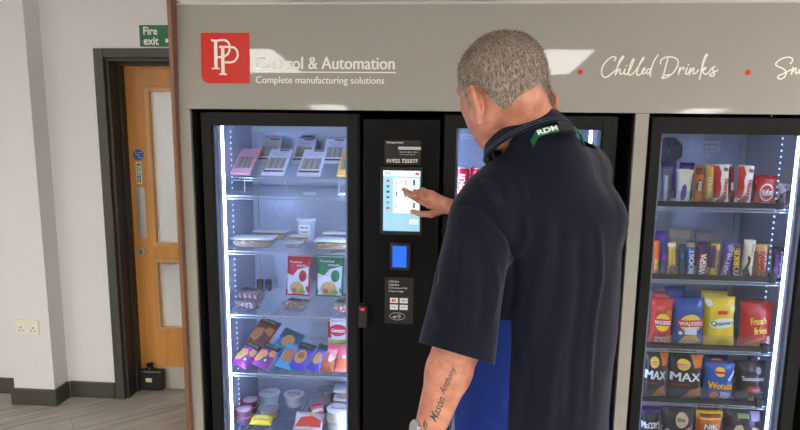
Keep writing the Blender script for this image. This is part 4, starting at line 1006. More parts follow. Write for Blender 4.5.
# fourth shelf: pastries and cold meats in flow packs, leaning back
def lay(name, label, cat, px0, px1, pyt, pyb, rgb, decals, Y, lean=.95, t=.026, row=3, z0=.0, **k):
    x, Y_, wd, h = fit(px0, px1, pyt, pyb, SL[row]+z0, Y, lean)
    bag(name, label, cat, (x, Y_, SL[row]+z0+.008+.012*sin(lean)*0), wd, h, t, rgb, decals, lean=lean, **k)
def deluxe(c, bread): return [('rect', -.48, .48, .76, .97, (44, 40, 44)), ('text', 'DELUXE', 0, .87, .7, .11, (120, 200, 90)), ('poly', [(-.46, .22), (-.4, .6), (-.05, .66), (.1, .5), (-.1, .2), (-.3, .12)], bread), ('poly', [(.12, .55), (.2, .72), (.45, .72), (.46, .5), (.3, .45)], bread), ('disc', .18, .26, .17, .12, (90, 80, 90)), ('disc', .18, .26, .07, .05, (210, 200, 210))]
lay('sandwich_wrap', 'purple DELUXE pack at the left front of the fourth shelf', 'wrapped sandwich', 229, 248, 345.5, 367, (150, 48, 150), deluxe((150, 48, 150), (214, 160, 100)), .075, roll=.42)
lay('sandwich_wrap', 'purple DELUXE pack second from the left on the fourth shelf', 'wrapped sandwich', 249, 269, 347, 368.5, (132, 44, 146), deluxe((132, 44, 146), (210, 150, 96)), .075, roll=.36)
lay('sandwich_wrap', 'light blue wrapped pastry pack in the front row of the fourth shelf', 'wrapped sandwich', 273, 291, 347, 369, (70, 160, 206), [('poly', [(-.3, .25), (-.35, .6), (0, .75), (.35, .65), (.3, .3), (0, .2)], (176, 116, 78)), ('rect', -.45, .45, .8, .97, (120, 180, 214)), ('disc', .1, .85, .25, .06, (176, 140, 130))], .075, seed=3, roll=.30)
lay('sandwich_wrap', 'blue violet pastry pack with dark top in the front row', 'wrapped sandwich', 286, 305, 345.5, 371, (88, 78, 190), [('rect', -.48, .48, .70, .97, (52, 62, 60)), ('text', 'CLASSIC', 0, .84, .6, .07, (110, 160, 90)), ('disc', .0, .42, .33, .24, (206, 150, 100)), ('disc', .0, .46, .2, .12, (160, 100, 66)), ('poly', [(-.5, .02), (-.45, .14), (.45, .14), (.5, .02)], (84, 72, 214))], .07, roll=.26)
lay('sandwich_wrap', 'narrow blue violet pastry pack right of the wider one', 'wrapped sandwich', 306, 319, 346, 371, (92, 84, 180), [('rect', -.48, .48, .72, .97, (58, 70, 64)), ('disc', .0, .40, .34, .22, (206, 150, 100)), ('poly', [(-.5, .02), (-.45, .14), (.45, .14), (.5, .02)], (84, 72, 214))], .07, roll=.26)
lay('meat_pack', 'pink and white cold meat pack in the front row', 'meat pack', 316, 331, 345, 368, (206, 128, 128), [('poly', [(-.4, .1), (-.45, .5), (0, .6), (.1, .3), (0, .1)], (196, 100, 70)), ('poly', [(.1, .3), (.1, .5), (.42, .45), (.38, .25)], (236, 226, 232)), ('rect', -.3, .4, .7, .9, (220, 90, 120))], .08, roll=.22)
lay('meat_pack', 'orange red meat pack at the right front of the fourth shelf', 'meat pack', 333, 352, 345, 369, (200, 110, 96), [('disc', -.1, .6, .25, .12, (226, 100, 120)), ('disc', .0, .2, .36, .14, (196, 100, 60)), ('rect', -.1, .4, .4, .5, (232, 210, 215))], .08)
lay('meat_pack', 'small orange sausage pack between the pink and the red meat packs', 'meat pack', 320, 333, 357, 370, (178, 92, 60), [('disc', 0, .5, .4, .3, (204, 120, 70))], .07, t=.02)
lay('sandwich_wrap', 'brown red wrapped pack on top of the back stack, left', 'wrapped sandwich', 243, 266, 322, 344, (140, 60, 56), [('rect', -.48, .48, .74, .97, (66, 64, 58)), ('text', 'DELUXE', 0, .87, .6, .09, (130, 170, 110)), ('poly', [(-.46, .2), (-.4, .55), (0, .6), (.1, .3), (-.1, .1)], (202, 140, 100)), ('poly', [(.0, .5), (.2, .68), (.45, .66), (.46, .4)], (190, 130, 90)), ('disc', .2, .25, .16, .12, (90, 70, 70))], .22, z0=.036, roll=.35)
lay('sandwich_wrap', 'red wrapped pack at the bottom of the back stack, left', 'wrapped sandwich', 246, 264, 338, 352, (150, 56, 50), [('disc', -.1, .5, .3, .3, (200, 120, 84)), ('disc', .3, .5, .12, .2, (226, 190, 170))], .19, lean=1.0, t=.03)
lay('sandwich_wrap', 'blue green wrapped pastry pack in the back row', 'wrapped sandwich', 265, 289, 333, 350, (50, 140, 176), [('rect', -.48, .48, .6, .97, (64, 88, 100)), ('disc', .05, .55, .28, .22, (206, 150, 90)), ('poly', [(-.4, .1), (-.3, .3), (0, .3), (.1, .1)], (70, 170, 210))], .19, roll=.4)
lb('pasty_pack', 'white Ginsters PASTY pack with a red oval and green band, back right', 'pasty', 327, 350, 318, 346, 3, .035, (222, 216, 220), [('rect', -.5, .5, .12, .46, (166, 190, 84)), ('text', 'PASTY', 0, .26, .66, .13, (40, 44, 36)), ('disc', .0, .70, .40, .15, (190, 30, 50)), ('text', 'Ginsters', 0, .70, .6, .1, (240, 220, 225)), ('poly', [(-.5, .5), (-.5, .98), (-.4, .98), (-.3, .5)], (170, 30, 40))], Y=.27, lean=.10)

# fifth shelf
for z_, (a, b_, c, wh) in ((.0, (233, 250, 408, 'front')), (.0, (240, 256, 399, 'back'))):
    Y = .10 if wh == 'front' else .19
    p0, p1 = at(a, 418, Y=Y), at(b_, 418, Y=Y)
    for lv in range(2):
        hh_ = .030; r = (p1.x-p0.x)/2
        T = thing('dip_pot', 'round dip pot with a red rimmed lid, '+('top' if lv else 'bottom')+' of the '+wh+' stack at the left', 'dip pot', ((p0.x+p1.x)/2, Y+r, SL[4]+.0008+lv*(hh_+.003)))
        MB().lathe([(r*.82, 0), (r*.96, hh_*.88), (r*.97, hh_*.9)], 28).build('pot_body', mat((96, 76, 104), .35, key='dip_body'), T)
        MB().lathe([(r*1.03, hh_*.901), (r*1.03, hh_*.96), (r*.8, hh_*.975)], 28).build('lid_rim', mat((206, 60, 70), .35), T)
        MB().lathe([(r*.86, hh_*.976), (r*.84, hh_), (.002, hh_)], 28).build('lid_centre', mat((220, 196, 208), .35), T)
pot('white pot with printed foil lid at the back left of the bottom shelf', 256, 277, 385, 397, 4, (226, 226, 232), (232, 228, 232), Y=.27, text='skyr', tcol=(70, 90, 160), taper=.75, h=.055)
pot('white pot with printed foil lid at the back centre of the bottom shelf', 281.5, 301.5, 385, 398, 4, (226, 224, 226), (226, 214, 216), Y=.27, text='yog', tcol=(170, 60, 70), taper=.75, h=.055)
pot('clear pot of brown grains at the left of the bottom shelf', 255, 276, 401, 417, 4, None, None, food=(150, 108, 60), Y=.13, clear=True, h=.055)
pot('clear pot of orange brown food behind, centre right of the bottom shelf', 307, 329, 391, 403, 4, None, None, food=(176, 108, 60), Y=.22, clear=True, h=.05)
pot('clear pot of brown food in front, centre right of the bottom shelf', 301, 323, 402, 413, 4, None, None, food=(166, 110, 66), Y=.14, clear=True, h=.052)
pot('clear pot of tan food far at the back right of the bottom shelf', 316, 335, 380, 389, 4, None, None, food=(150, 130, 90), Y=.34, clear=True, h=.055)
for lv in range(3):
    tray(('bottom', 'middle', 'top')[lv]+' clear tub of the tan stack at the back right of the bottom shelf', 333, 352, 405, 4, .040, .09, (206, 160, 110), .22, z0=lv*.0415, chunks=False)
for lv in range(2):
    pot('round white tub, '+('top' if lv else 'bottom')+' of the stack at the right front of the bottom shelf', 325, 347, 405, 425, 4, (214, 200, 176), (234, 232, 236), Y=.08, text='Mousse' if lv else None, tcol=(190, 50, 70), z0=lv*.045, h=.044, taper=.93)
lay('snack_bag', 'yellow wrapped snack lying at the left front of the bottom shelf', 'wrapped snack', 249, 271, 417, 431, (226, 200, 54), [('rect', -.3, .3, .5, .8, (238, 226, 140)), ('text', 'golden', 0, .35, .6, .16, (150, 90, 30))], .10, row=4, lean=1.2)
lay('snack_bag', 'red and white wrapped snack lying at the front of the bottom shelf', 'wrapped snack', 293, 322, 414, 436, (226, 214, 218), [('poly', [(-.45, .1), (-.3, .6), (.1, .7), (.45, .5), (.45, .1)], (214, 78, 56)), ('disc', .1, .75, .12, .08, (210, 200, 80))], .08, row=4, lean=1.0)
lay('snack_bag', 'pink striped wrapped snack between the pots on the bottom shelf', 'wrapped snack', 313, 327, 405, 420, (200, 120, 140), [('rect', -.4, .4, .2, .35, W), ('rect', -.4, .4, .5, .65, W), ('rect', -.4, .4, .78, .9, (180, 40, 60))], .12, row=4, lean=.8, z0=.002, roll=-.3)

# ================================================================== THE MAN
def V(*a): return np.array(a, float)
def sd_cap(P, a, b, ra, rb):
    a = np.array(a, float); b = np.array(b, float); ab = b-a; L2 = max(1e-12, ab.dot(ab))
    t = np.clip(((P-a)@ab)/L2, 0, 1)
    return np.linalg.norm(P-a-t[:, None]*ab, axis=1)-(ra+(rb-ra)*t)
def sd_ell(P, c, ax, r):
    q = (P-np.array(c))@np.array(ax).T; r = np.array(r, float)
    k0 = np.linalg.norm(q/r, axis=1); k1 = np.linalg.norm(q/(r*r), axis=1)
    return k0*(k0-1)/np.maximum(k1, 1e-9)
def sd_col(P, O, l, f, tab):
    """elliptic column with a table of z, half width, half depth, forward shift"""
    q = P-np.array([O[0], O[1], 0]); x = q@l; y = q@f; z = P[:, 2]; tab = np.array(tab)
    a = np.interp(z, tab[:, 0], tab[:, 1]); b = np.interp(z, tab[:, 0], tab[:, 2]); s_ = np.interp(z, tab[:, 0], tab[:, 3])
    y = y-s_
    k = np.sqrt((x/a)**2+(y/b)**2)+1e-9; r = np.sqrt(x*x+y*y)
    d = (k-1)*r/k
    out = np.maximum(tab[0, 0]-z, z-tab[-1, 0])
    return np.maximum(d, out)
def smin(a, b, k):
    h = np.clip(.5+.5*(b-a)/k, 0, 1); return b*(1-h)+a*h-k*h*(1-h)
def smax(a, b, k): return -smin(-a, -b, k)
class SDF:
    def __init__(s): s.p = []; s.mb = MB()
    def cap(s, a, b, ra, rb=None, k=.015):
        rb = ra if rb is None else rb; s.p.append(('c', a, b, ra, rb, k))
        a = Vector(a); b = Vector(b); n = max(2, int((b-a).length/(min(ra, rb)*.5))+1)
        pts = [a.lerp(b, i/n) for i in range(n+1)]; rr_ = [ra+(rb-ra)*i/n for i in range(n+1)]
        s.mb.tube(pts, rr_, 12); s.mb.sphere(a, ra*.99, 12); s.mb.sphere(b, rb*.99, 12); return s
    def chain(s, pts, rs, k=.004):
        for i in range(len(pts)-1): s.cap(pts[i], pts[i+1], rs[i], rs[i+1], k)
        return s
    def ell(s, c, ax, r, k=.015):
        s.p.append(('e', c, ax, r, k)); R = Matrix([[ax[0][i], ax[1][i], ax[2][i]] for i in range(3)])
        s.mb.sphere(c, r, 24, R=R); return s
    def cut(s, c, ax, r, k=.006): s.p.append(('x', c, ax, r, k)); return s
    def col(s, O, l, f, tab, k=.03):
        s.p.append(('l', O, l, f, tab, k)); pts = []
        n = 40; vs = []; tb = tab
        for z, a, b, sh in tb:
            for q in range(n):
                t = 2*pi*q/n; p = np.array([O[0], O[1], z])+np.append(l[:2]*a*cos(t)+f[:2]*(b*sin(t)+sh), 0); vs.append(p)
        fs = [(i*n+q, i*n+(q+1) % n, (i+1)*n+(q+1) % n, (i+1)*n+q) for i in range(len(tb)-1) for q in range(n)]+[list(range(n))[::-1], list(range((len(tb)-1)*n, len(tb)*n))]
        s.mb.add(vs, fs); return s
    def ev(s, P):
        d = None
        for p in s.p:
            if p[0] == 'c': e = sd_cap(P, *p[1:5]); k = p[5]
            elif p[0] == 'e': e = sd_ell(P, *p[1:4]); k = p[4]
            elif p[0] == 'l': e = sd_col(P, *p[1:5]); k = p[5]
            elif p[0] == 'x': d = smax(d, -sd_ell(P, *p[1:4]), p[4]); continue
            d = e if d is None else smin(d, e, k)
        return d
    def grad(s, P, e=.0008):
        g = np.zeros_like(P)
        for i in range(3):
            o = np.zeros(3); o[i] = e; g[:, i] = s.ev(P+o)-s.ev(P-o)
        n = np.linalg.norm(g, axis=1, keepdims=True); return g/(2*e), g/np.maximum(n, 1e-9)
    def mesh(s, voxel, it=3):
        o = s.mb.build('tmp', mat((200, 200, 200)))
        fix_normals(o)
        m = o.modifiers.new('r', 'REMESH'); m.mode = 'VOXEL'; m.voxel_size = voxel; m.use_smooth_shade = True
        dg = bpy.context.evaluated_depsgraph_get(); me = bpy.data.meshes.new_from_object(o.evaluated_get(dg))
        bpy.data.objects.remove(o)
        P = np.empty(len(me.vertices)*3); me.vertices.foreach_get('co', P); P = P.reshape(-1, 3)
        for _ in range(it):
            d = s.ev(P); G, N = s.grad(P)
            gl = np.maximum(np.linalg.norm(G, axis=1), .5); P = P-np.clip(d/gl, -voxel*2, voxel*2)[:, None]*N
        me.vertices.foreach_set('co', P.ravel()); me.polygons.foreach_set('use_smooth', [True]*len(me.polygons)); me.update()
        return me

def A3(v): return np.array(v[:])
O_ = V(.262, -.705); bl_ = V(-.848, -.53, 0); bf = V(-.53, .848, 0)
def tp(l, f, z): return V(O_[0], O_[1], z)+bl_*l+bf*f
HP = radians(26); hfh = V(-.60, .80, 0)
hF = hfh*cos(HP)+V(0, 0, -sin(HP)); hL = V(-.80, -.60, 0); hU = np.cross(hF, hL); HA = np.array([hF, hL, hU])
HC = A3(at(501, 76, Y=-.83))+V(0, 0, -.006)
def hp(f, l, u): return HC+hF*f+hL*l+hU*u

B = SDF()
B.ell(HC, HA, (.111, .094, .101))                         # skull
B.ell(hp(.045, 0, -.065), HA, (.064, .066, .082), .03)    # face
B.cap(hp(.074, .020, -.122), hp(.074, -.020, -.122), .026, .026, .02)   # chin
for sg_ in (1, -1):
    B.cap(hp(.066, .03*sg_, -.112), hp(-.005, .068*sg_, -.075), .022, .022, .03)   # jaw
    B.ell(hp(.062, .050*sg_, -.045), HA, (.034, .026, .034), .02)                  # cheek
    B.cap(hp(.098, .022*sg_, .008), hp(.080, .060*sg_, .006), .011, .010, .012)     # brow
    B.ell(hp(.035, .062*sg_, -.085), HA, (.045, .022, .04), .02)                    # jowl
B.cap(hp(.106, 0, -.002), hp(.128, 0, -.048), .010, .012, .01)       # nose
for sg_ in (1, -1): B.ell(hp(.114, .012*sg_, -.052), HA, (.012, .009, .008), .006)
B.cap(hp(.106, .020, -.078), hp(.106, -.020, -.078), .007, .007, .008); B.cap(hp(.104, .016, -.090), hp(.104, -.016, -.090), .008, .008, .006)
for sg_ in (1, -1): B.cut(hp(.112, .032*sg_, -.014), HA, (.016, .017, .011), .012)
# neck and shoulders
NB = V(.228, -.772, 1.570)
B.cap(hp(-.035, 0, -.075), NB, .060, .068, .03)
B.cap(hp(-.052, 0, -.070), NB-bf*.010, .036, .05, .03)
JL = V(.088, -.870, 1.418); JR = V(.372, -.570, 1.502)
B.cap(NB-V(0, 0, .035), JL, .052, .050, .03); B.cap(NB-V(0, 0, .05), JR, .055, .055, .03)
B.col(O_, bl_, bf, [(.80, .19, .13, 0), (.95, .19, .13, 0), (1.1, .19, .125, 0), (1.3, .19, .115, -.01), (1.42, .17, .09, -.01), (1.5, .10, .07, -.02)], .04)
# legs
for sg_ in (1, -1):
    h = tp(.10*sg_, 0, .92); kn = tp(.11*sg_, .02, .50); an = tp(.12*sg_, -.02, .09)
    B.cap(h, kn, .082, .055, .03); B.cap(kn, an, .055, .036, .02); B.cap(an, an+bf*.15-V(0, 0, .045), .034, .026, .02)
# left arm
EL = A3(at(459, 340, Y=-.985)); WL = A3(at(422, 452, Y=-1.035))
B.cap(JL, EL, .052, .054, .02)
md = EL+(WL-EL)*.28
B.cap(EL, md, .053, .050, .02); B.cap(md, WL, .050, .029, .02)
# right arm
ER = V(.275, -.33, 1.26); WR = V(.014, -.092, 1.340)
B.cap(JR, ER, .06, .048, .02); md = ER+(WR-ER)*.3; B.cap(ER, md, .048, .045, .02); B.cap(md, WR, .045, .0285, .02)
# right hand on the screen
B.ell(V(-.012, -.090, 1.340), (V(1, -.1, -.15)/1.016, V(.1, 1, 0)/1.005, V(.15, 0, 1)/1.011), (.035, .018, .028), .012)
for m_ in (V(-.060, -.086, 1.340), V(-.064, -.089, 1.358), V(-.060, -.087, 1.373), V(-.050, -.082, 1.384)):
    B.cap(V(-.005, -.090, 1.342)+(m_-V(-.06, -.086, 1.358))*V(0, 0, .45), m_, .017, .0125, .012)
def fing(pts, r0, r1): n = len(pts); B.chain([V(*p) for p in pts], [r0+(r1-r0)*i/(n-1) for i in range(n)], .003)
fing([(-.060, -.086, 1.340), (-.098, -.088, 1.357), (-.130, -.070, 1.372), (-.150, -.044, 1.379)], .0105, .0078)
fing([(-.064, -.089, 1.358), (-.108, -.094, 1.376), (-.142, -.072, 1.388), (-.157, -.044, 1.392)], .0108, .0080)
fing([(-.060, -.087, 1.373), (-.098, -.084, 1.388), (-.112, -.058, 1.388), (-.100, -.040, 1.380)], .0102, .0078)
fing([(-.050, -.082, 1.384), (-.080, -.076, 1.396), (-.092, -.054, 1.394), (-.082, -.038, 1.388)], .0092, .0070)
fing([(-.010, -.088, 1.325), (-.050, -.080, 1.306)], .0170, .0140); fing([(-.050, -.080, 1.306), (-.090, -.066, 1.303), (-.122, -.050, 1.309)], .0130, .0090)
# left hand hanging
dW = (WL-EL)/np.linalg.norm(WL-EL); side = np.cross(dW, V(0, 1, 0)); side /= np.linalg.norm(side); nrm = np.cross(side, dW)
def lh(a, b, c): return WL+dW*a+side*b+nrm*c
for i in range(4): B.cap(lh(.012, 0, 0), lh(.085, (i-1.5)*.021, 0), .018, .0125, .012)
for i, L_ in enumerate((.028, .034, .031, .025)):
    b0 = (i-1.5)*.021
    B.chain([lh(.085, b0, 0), lh(.085+L_*1.1, b0*1.05, .008), lh(.085+L_*1.9, b0*1.05, .026), lh(.085+L_*2.3, b0, .045)], [.0108, .0098, .009, .008], .003)
B.chain([lh(.02, -.02, .006), lh(.055, -.048, .020), lh(.088, -.054, .032), lh(.112, -.050, .040)], [.015, .0125, .011, .009], .004)
# ears
for sg_ in (1, -1):
    ec = (-.008, .099*sg_, -.078)
    def ep(f, u, o=0): return hp(ec[0]+f, ec[1]+sg_*(o+.010+(-f)*.6), ec[2]+u)
    B.chain([ep(.012, .012), ep(.010, .030, .002), ep(-.004, .040, .003), ep(-.019, .034, .004), ep(-.025, .014, .004), ep(-.020, -.010, .003), ep(-.008, -.026, .001), ep(.004, -.038), ep(.012, -.036)], [.0050, .0052, .0055, .0055, .0055, .0055, .006, .0075, .006], .003)
    B.chain([ep(.004, .026, -.002), ep(-.012, .018, -.001), ep(-.013, -.004, -.002), ep(-.004, -.018, -.003)], [.004, .0045, .0045, .004], .003)
    B.ell(ep(-.006, .002, -.007), HA, (.019, .006, .032), .004)
    B.cap(ep(.014, -.004, -.002), ep(.013, -.014, -.002), .0045, .0045, .004)
    B.cut(ep(-.001, -.003, .002), HA, (.010, .008, .015), .003); B.cut(ep(-.008, .022, .002), HA, (.008, .006, .012), .003)

M_skin = bpy.data.materials.new('skin'); M_skin.use_nodes = True
nt = M_skin.node_tree; b_ = nt.nodes['Principled BSDF']; b_.inputs['Roughness'].default_value = .48
b_.inputs['Subsurface Weight'].default_value = .15; b_.inputs['Subsurface Radius'].default_value = (.012, .004, .002); b_.inputs['Subsurface Scale'].default_value = 1
tc = nt.nodes.new('ShaderNodeTexCoord'); n1 = nt.nodes.new('ShaderNodeTexNoise'); n1.inputs['Scale'].default_value = 28; n1.inputs['Detail'].default_value = 5
nt.links.new(tc.outputs['Object'], n1.inputs['Vector']); cr_ = nt.nodes.new('ShaderNodeValToRGB')
cr_.color_ramp.elements[0].color = (*srgb((176, 112, 91)), 1); cr_.color_ramp.elements[1].color = (*srgb((206, 145, 120)), 1); cr_.color_ramp.elements[0].position = .35; cr_.color_ramp.elements[1].position = .68
nt.links.new(n1.outputs['Fac'], cr_.inputs[0]); nt.links.new(cr_.outputs[0], b_.inputs['Base Color'])
n2 = nt.nodes.new('ShaderNodeTexNoise'); n2.inputs['Scale'].default_value = 420; n2.inputs['Detail'].default_value = 2; nt.links.new(tc.outputs['Object'], n2.inputs['Vector'])
bp_ = nt.nodes.new('ShaderNodeBump'); bp_.inputs['Strength'].default_value = .25; bp_.inputs['Distance'].default_value = .001
nt.links.new(n2.outputs['Fac'], bp_.inputs['Height']); nt.links.new(bp_.outputs['Normal'], b_.inputs['Normal'])

man = thing('person', 'man with short grey hair in a navy polo shirt tapping the touch screen', 'person', (.262, -.705, 0))
def link_me(name, me, mats, parent, label=None):
    me.name = name; off = np.array(parent.location if parent.parent is None else (0, 0, 0), float)
    if parent.parent is not None: off = np.array(parent.parent.location, float)
    P = np.empty(len(me.vertices)*3); me.vertices.foreach_get('co', P); P = P.reshape(-1, 3)-off; me.vertices.foreach_set('co', P.ravel())
    me.materials.clear()
    for m in (mats if isinstance(mats, list) else [mats]): me.materials.append(m)
    o = bpy.data.objects.new(name, me); COL.objects.link(o); o.parent = parent
    if label: o['label'] = label
    me.update(); return o
body_me = B.mesh(.0042, 2)
# finer faces on the ears and the tapping hand
bm = bmesh.new(); bm.from_mesh(body_me)
eL, eR, hR = Vector(hp(-.01, .105, -.078)), Vector(hp(-.01, -.105, -.078)), Vector((-.08, -.07, 1.35))
fs_ = [f for f in bm.faces if (f.calc_center_median()-eL).length < .056 or (f.calc_center_median()-eR).length < .056 or (f.calc_center_median()-hR).length < .10]
bmesh.ops.subdivide_edges(bm, edges=list(set(e for f in fs_ for e in f.edges)), cuts=1, use_grid_fill=True)
bmesh.ops.triangulate(bm, faces=[f for f in bm.faces if len(f.verts) > 4])
bm.to_mesh(body_me); bm.free()
Pb = np.empty(len(body_me.vertices)*3); body_me.vertices.foreach_get('co', Pb); Pb = Pb.reshape(-1, 3)
for _ in range(2):
    d_ = B.ev(Pb); G_, N_ = B.grad(Pb); Pb = Pb-np.clip(d_/np.maximum(np.linalg.norm(G_, axis=1), .5), -.006, .006)[:, None]*N_
body_me.vertices.foreach_set('co', Pb.ravel()); body_me.polygons.foreach_set('use_smooth', [True]*len(body_me.polygons)); body_me.update()
bvP = np.empty(len(body_me.vertices)*3); body_me.vertices.foreach_get('co', bvP); bvP = bvP.reshape(-1, 3)
bodytree = BVHTree.FromPolygons([tuple(p) for p in bvP], [tuple(p.vertices) for p in body_me.polygons])
bvN = np.empty(len(body_me.vertices)*3); body_me.vertices.foreach_get('normal', bvN); bvN = bvN.reshape(-1, 3)

# hair: a short cap over the skull with thousands of fine strands on it
def hairlim(th):
    return np.interp(th, [0, 28, 48, 60, 66, 78, 84, 92, 104, 112, 122, 140, 158, 180], [.062, .060, .045, .02, -.050, -.068, -.035, -.026, -.034, -.075, -.100, -.102, -.085, -.074])
def hlim(q):
    th = np.degrees(np.arctan2(np.abs(q[:, 1]), q[:, 0])); return hairlim(th)
def inhair(P, m=0):
    q = (P-HC)@HA.T; return q[:, 2] > hlim(q)+m, q
hv, q_ = inhair(bvP); near = np.linalg.norm(bvP-HC, axis=1) < .20
ear_excl = np.zeros(len(bvP), bool)
for sg_ in (1, -1):
    d_ = q_-np.array([-.010, .110*sg_, -.075]); ear_excl |= ((d_[:, 0]/.034)**2+(d_[:, 1]/.020)**2+(d_[:, 2]/.048)**2) < 1
hv = hv & near & ~ear_excl
hm = MB(); idx = {}
marg = q_[:, 2]-hlim(q_)
def hoff(i):
    t = min(1, max(0, marg[i]/.03)); p = Vector(bvP[i]*60); return (.0012+.0046*t)+(noise.noise(p)*.0012)*t
for p in body_me.polygons:
    vs = list(p.vertices)
    if all(hv[v] for v in vs):
        f = []
        for v in vs:
            if v not in idx: idx[v] = len(hm.v); hm.v.append(tuple(bvP[v]+bvN[v]*hoff(v)))
            f.append(idx[v])
        hm.f.append(f); hm.m.append(0); hm.sm.append(True)
def hair_m(name, a, b, sc=260):
    m = bpy.data.materials.new(name); m.use_nodes = True; nt = m.node_tree; bb = nt.nodes['Principled BSDF']; bb.inputs['Roughness'].default_value = .6
    tc = nt.nodes.new('ShaderNodeTexCoord'); mp = nt.nodes.new('ShaderNodeMapping'); mp.inputs['Scale'].default_value = (1, 1, .25); n = nt.nodes.new('ShaderNodeTexNoise'); n.inputs['Scale'].default_value = sc; n.inputs['Detail'].default_value = 3
    nt.links.new(tc.outputs['Object'], mp.inputs[0]); nt.links.new(mp.outputs[0], n.inputs['Vector']); c = nt.nodes.new('ShaderNodeValToRGB'); c.color_ramp.elements[0].position = .38; c.color_ramp.elements[1].position = .62
    c.color_ramp.elements[0].color = (*srgb(a), 1); c.color_ramp.elements[1].color = (*srgb(b), 1); nt.links.new(n.outputs['Fac'], c.inputs[0]); nt.links.new(c.outputs[0], bb.inputs['Base Color'])
    return m
hair_cols = [hair_m('hair_base', (96, 81, 70), (156, 138, 123)), mat((92, 76, 66), .55, key='hair_dark'), mat((176, 160, 145), .5, key='hair_grey'), mat((232, 222, 212), .5, key='hair_light')]
hair = None
cand = np.nonzero(hv)[0]
rs_ = np.random.default_rng(3)
sel = rs_.choice(cand, size=min(26000, len(cand)*4))
base_n = len(hm.v)
for i in sel:
    c0 = bvP[i]+rs_.normal(0, .0016, 3); N_ = bvN[i]; 
    down = -hU+hF*.55*(1 if q_[i, 0] > 0 else -.1); tdir = down-N_*down.dot(N_); nl = np.linalg.norm(tdir)
    if nl < .05: tdir = rs_.normal(0, 1, 3); nl = np.linalg.norm(tdir)
    tdir = tdir/nl; top_ = q_[i, 2] > .07
    t_ = min(1, max(.25, marg[i]/.03)); L_ = (.009+rs_.random()*.006)*t_*(1.0 if not top_ else .8)
    d1 = N_*.55+tdir*.75+rs_.normal(0, .22, 3); d1 /= np.linalg.norm(d1)
    s0 = np.cross(d1, N_); s0 = s0/(np.linalg.norm(s0)+1e-9)*.00045
    b0 = c0+N_*hoff(i)*.55; 
    mi = 1+rs_.choice(3, p=[.34, .40, .26])
    hm.add([b0-s0, b0+s0, b0+d1*L_*.6+s0*.7, b0+d1*L_*.6-s0*.7, b0+d1*L_-N_*L_*.12], [(0, 1, 2, 3), (3, 2, 4)], mi)
hair = hm.build('hair', hair_cols, man, world=True)
body = link_me('body', body_me, M_skin, man)
# eyes
for sg_ in (1, -1):
    e = MB(); e.sphere(hp(.090, .032*sg_, -.014), .0125, 16); e.build('eye', mat((235, 232, 226), .2, key='eye_white'), man, world=True)
    e = MB(); e.sphere(hp(.1005, .0325*sg_, -.015), (.0035, .0035, .0035), 12); e.build('iris', mat((60, 70, 84), .2), man, world=True)
    e = MB(); e.tube([hp(.108, .016*sg_, .014), hp(.106, .034*sg_, .020), hp(.092, .056*sg_, .014)], [.003, .004, .002], 6); e.build('eyebrow', mat((120, 104, 90), .6), man, world=True)

# shirt
SH = SDF()
SH.col(O_, bl_, bf, [(.68, .232, .165, .0), (.85, .234, .172, .004), (1.0, .232, .176, .004), (1.15, .230, .172, -.004), (1.3, .226, .162, -.014), (1.40, .215, .148, -.018), (1.47, .180, .115, -.02), (1.53, .11, .08, -.02)], .05)
SH.cap(NB-V(0, 0, .035)-bf*.012, JL+V(.01, .01, -.006), .078, .074, .05); SH.cap(NB-V(0, 0, .035), JR, .082, .086, .05); SH.cap(NB-V(0, 0, .04)-bf*.03, V(.345, -.635, 1.505), .085, .090, .05)
SH.cap(tp(.10, -.075, 1.40), tp(-.10, -.075, 1.40), .085, .085, .05)
SH.cap(V(.244, -.818, 1.580), tp(0, -.085, 1.42), .066, .08, .05)
SH.cap(V(.150, -.800, 1.512), V(.115, -.835, 1.47), .062, .07, .04)
SH.cap(hp(-.035, 0, -.075), NB, .068, .082, .03); SH.cap(hp(-.052, 0, -.07), NB-bf*.012, .046, .064, .03)
HL = EL+(EL-JL)*.105; sl = (HL-JL)/np.linalg.norm(HL-JL)
SH.cap(JL, HL+sl*.01, .074, .088, .03)
dR = (ER-JR)/np.linalg.norm(ER-JR); HR = JR+dR*.25
SH.cap(JR, HR+dR*.03, .084, .078, .04)
sme = SH.mesh(.0062, 3)
P = np.empty(len(sme.vertices)*3); sme.vertices.foreach_get('co', P); P = P.reshape(-1, 3)
tree = BVHTree.FromPolygons([tuple(p) for p in P], [tuple(p.vertices) for p in sme.polygons])
def onto(tr, px, py, o=0.0):
    d = (CR @ Vector(((px-400)/FPX, (215-py)/FPX, -1))).normalized(); hit, n, _, _ = tr.ray_cast(CAM, d)
    if hit is None: return None
    return A3(hit+n*o)
def curve_onto(tr, pts, o=0.0, n=8):
    c = catmull([(x, y, 0) for x, y in pts], n); r = [onto(tr, v.x, v.y, o) for v in c]; return [v for v in r if v is not None]
N = np.empty(len(sme.vertices)*3); sme.vertices.foreach_get('normal', N); N = N.reshape(-1, 3)
disp = np.zeros(len(P))
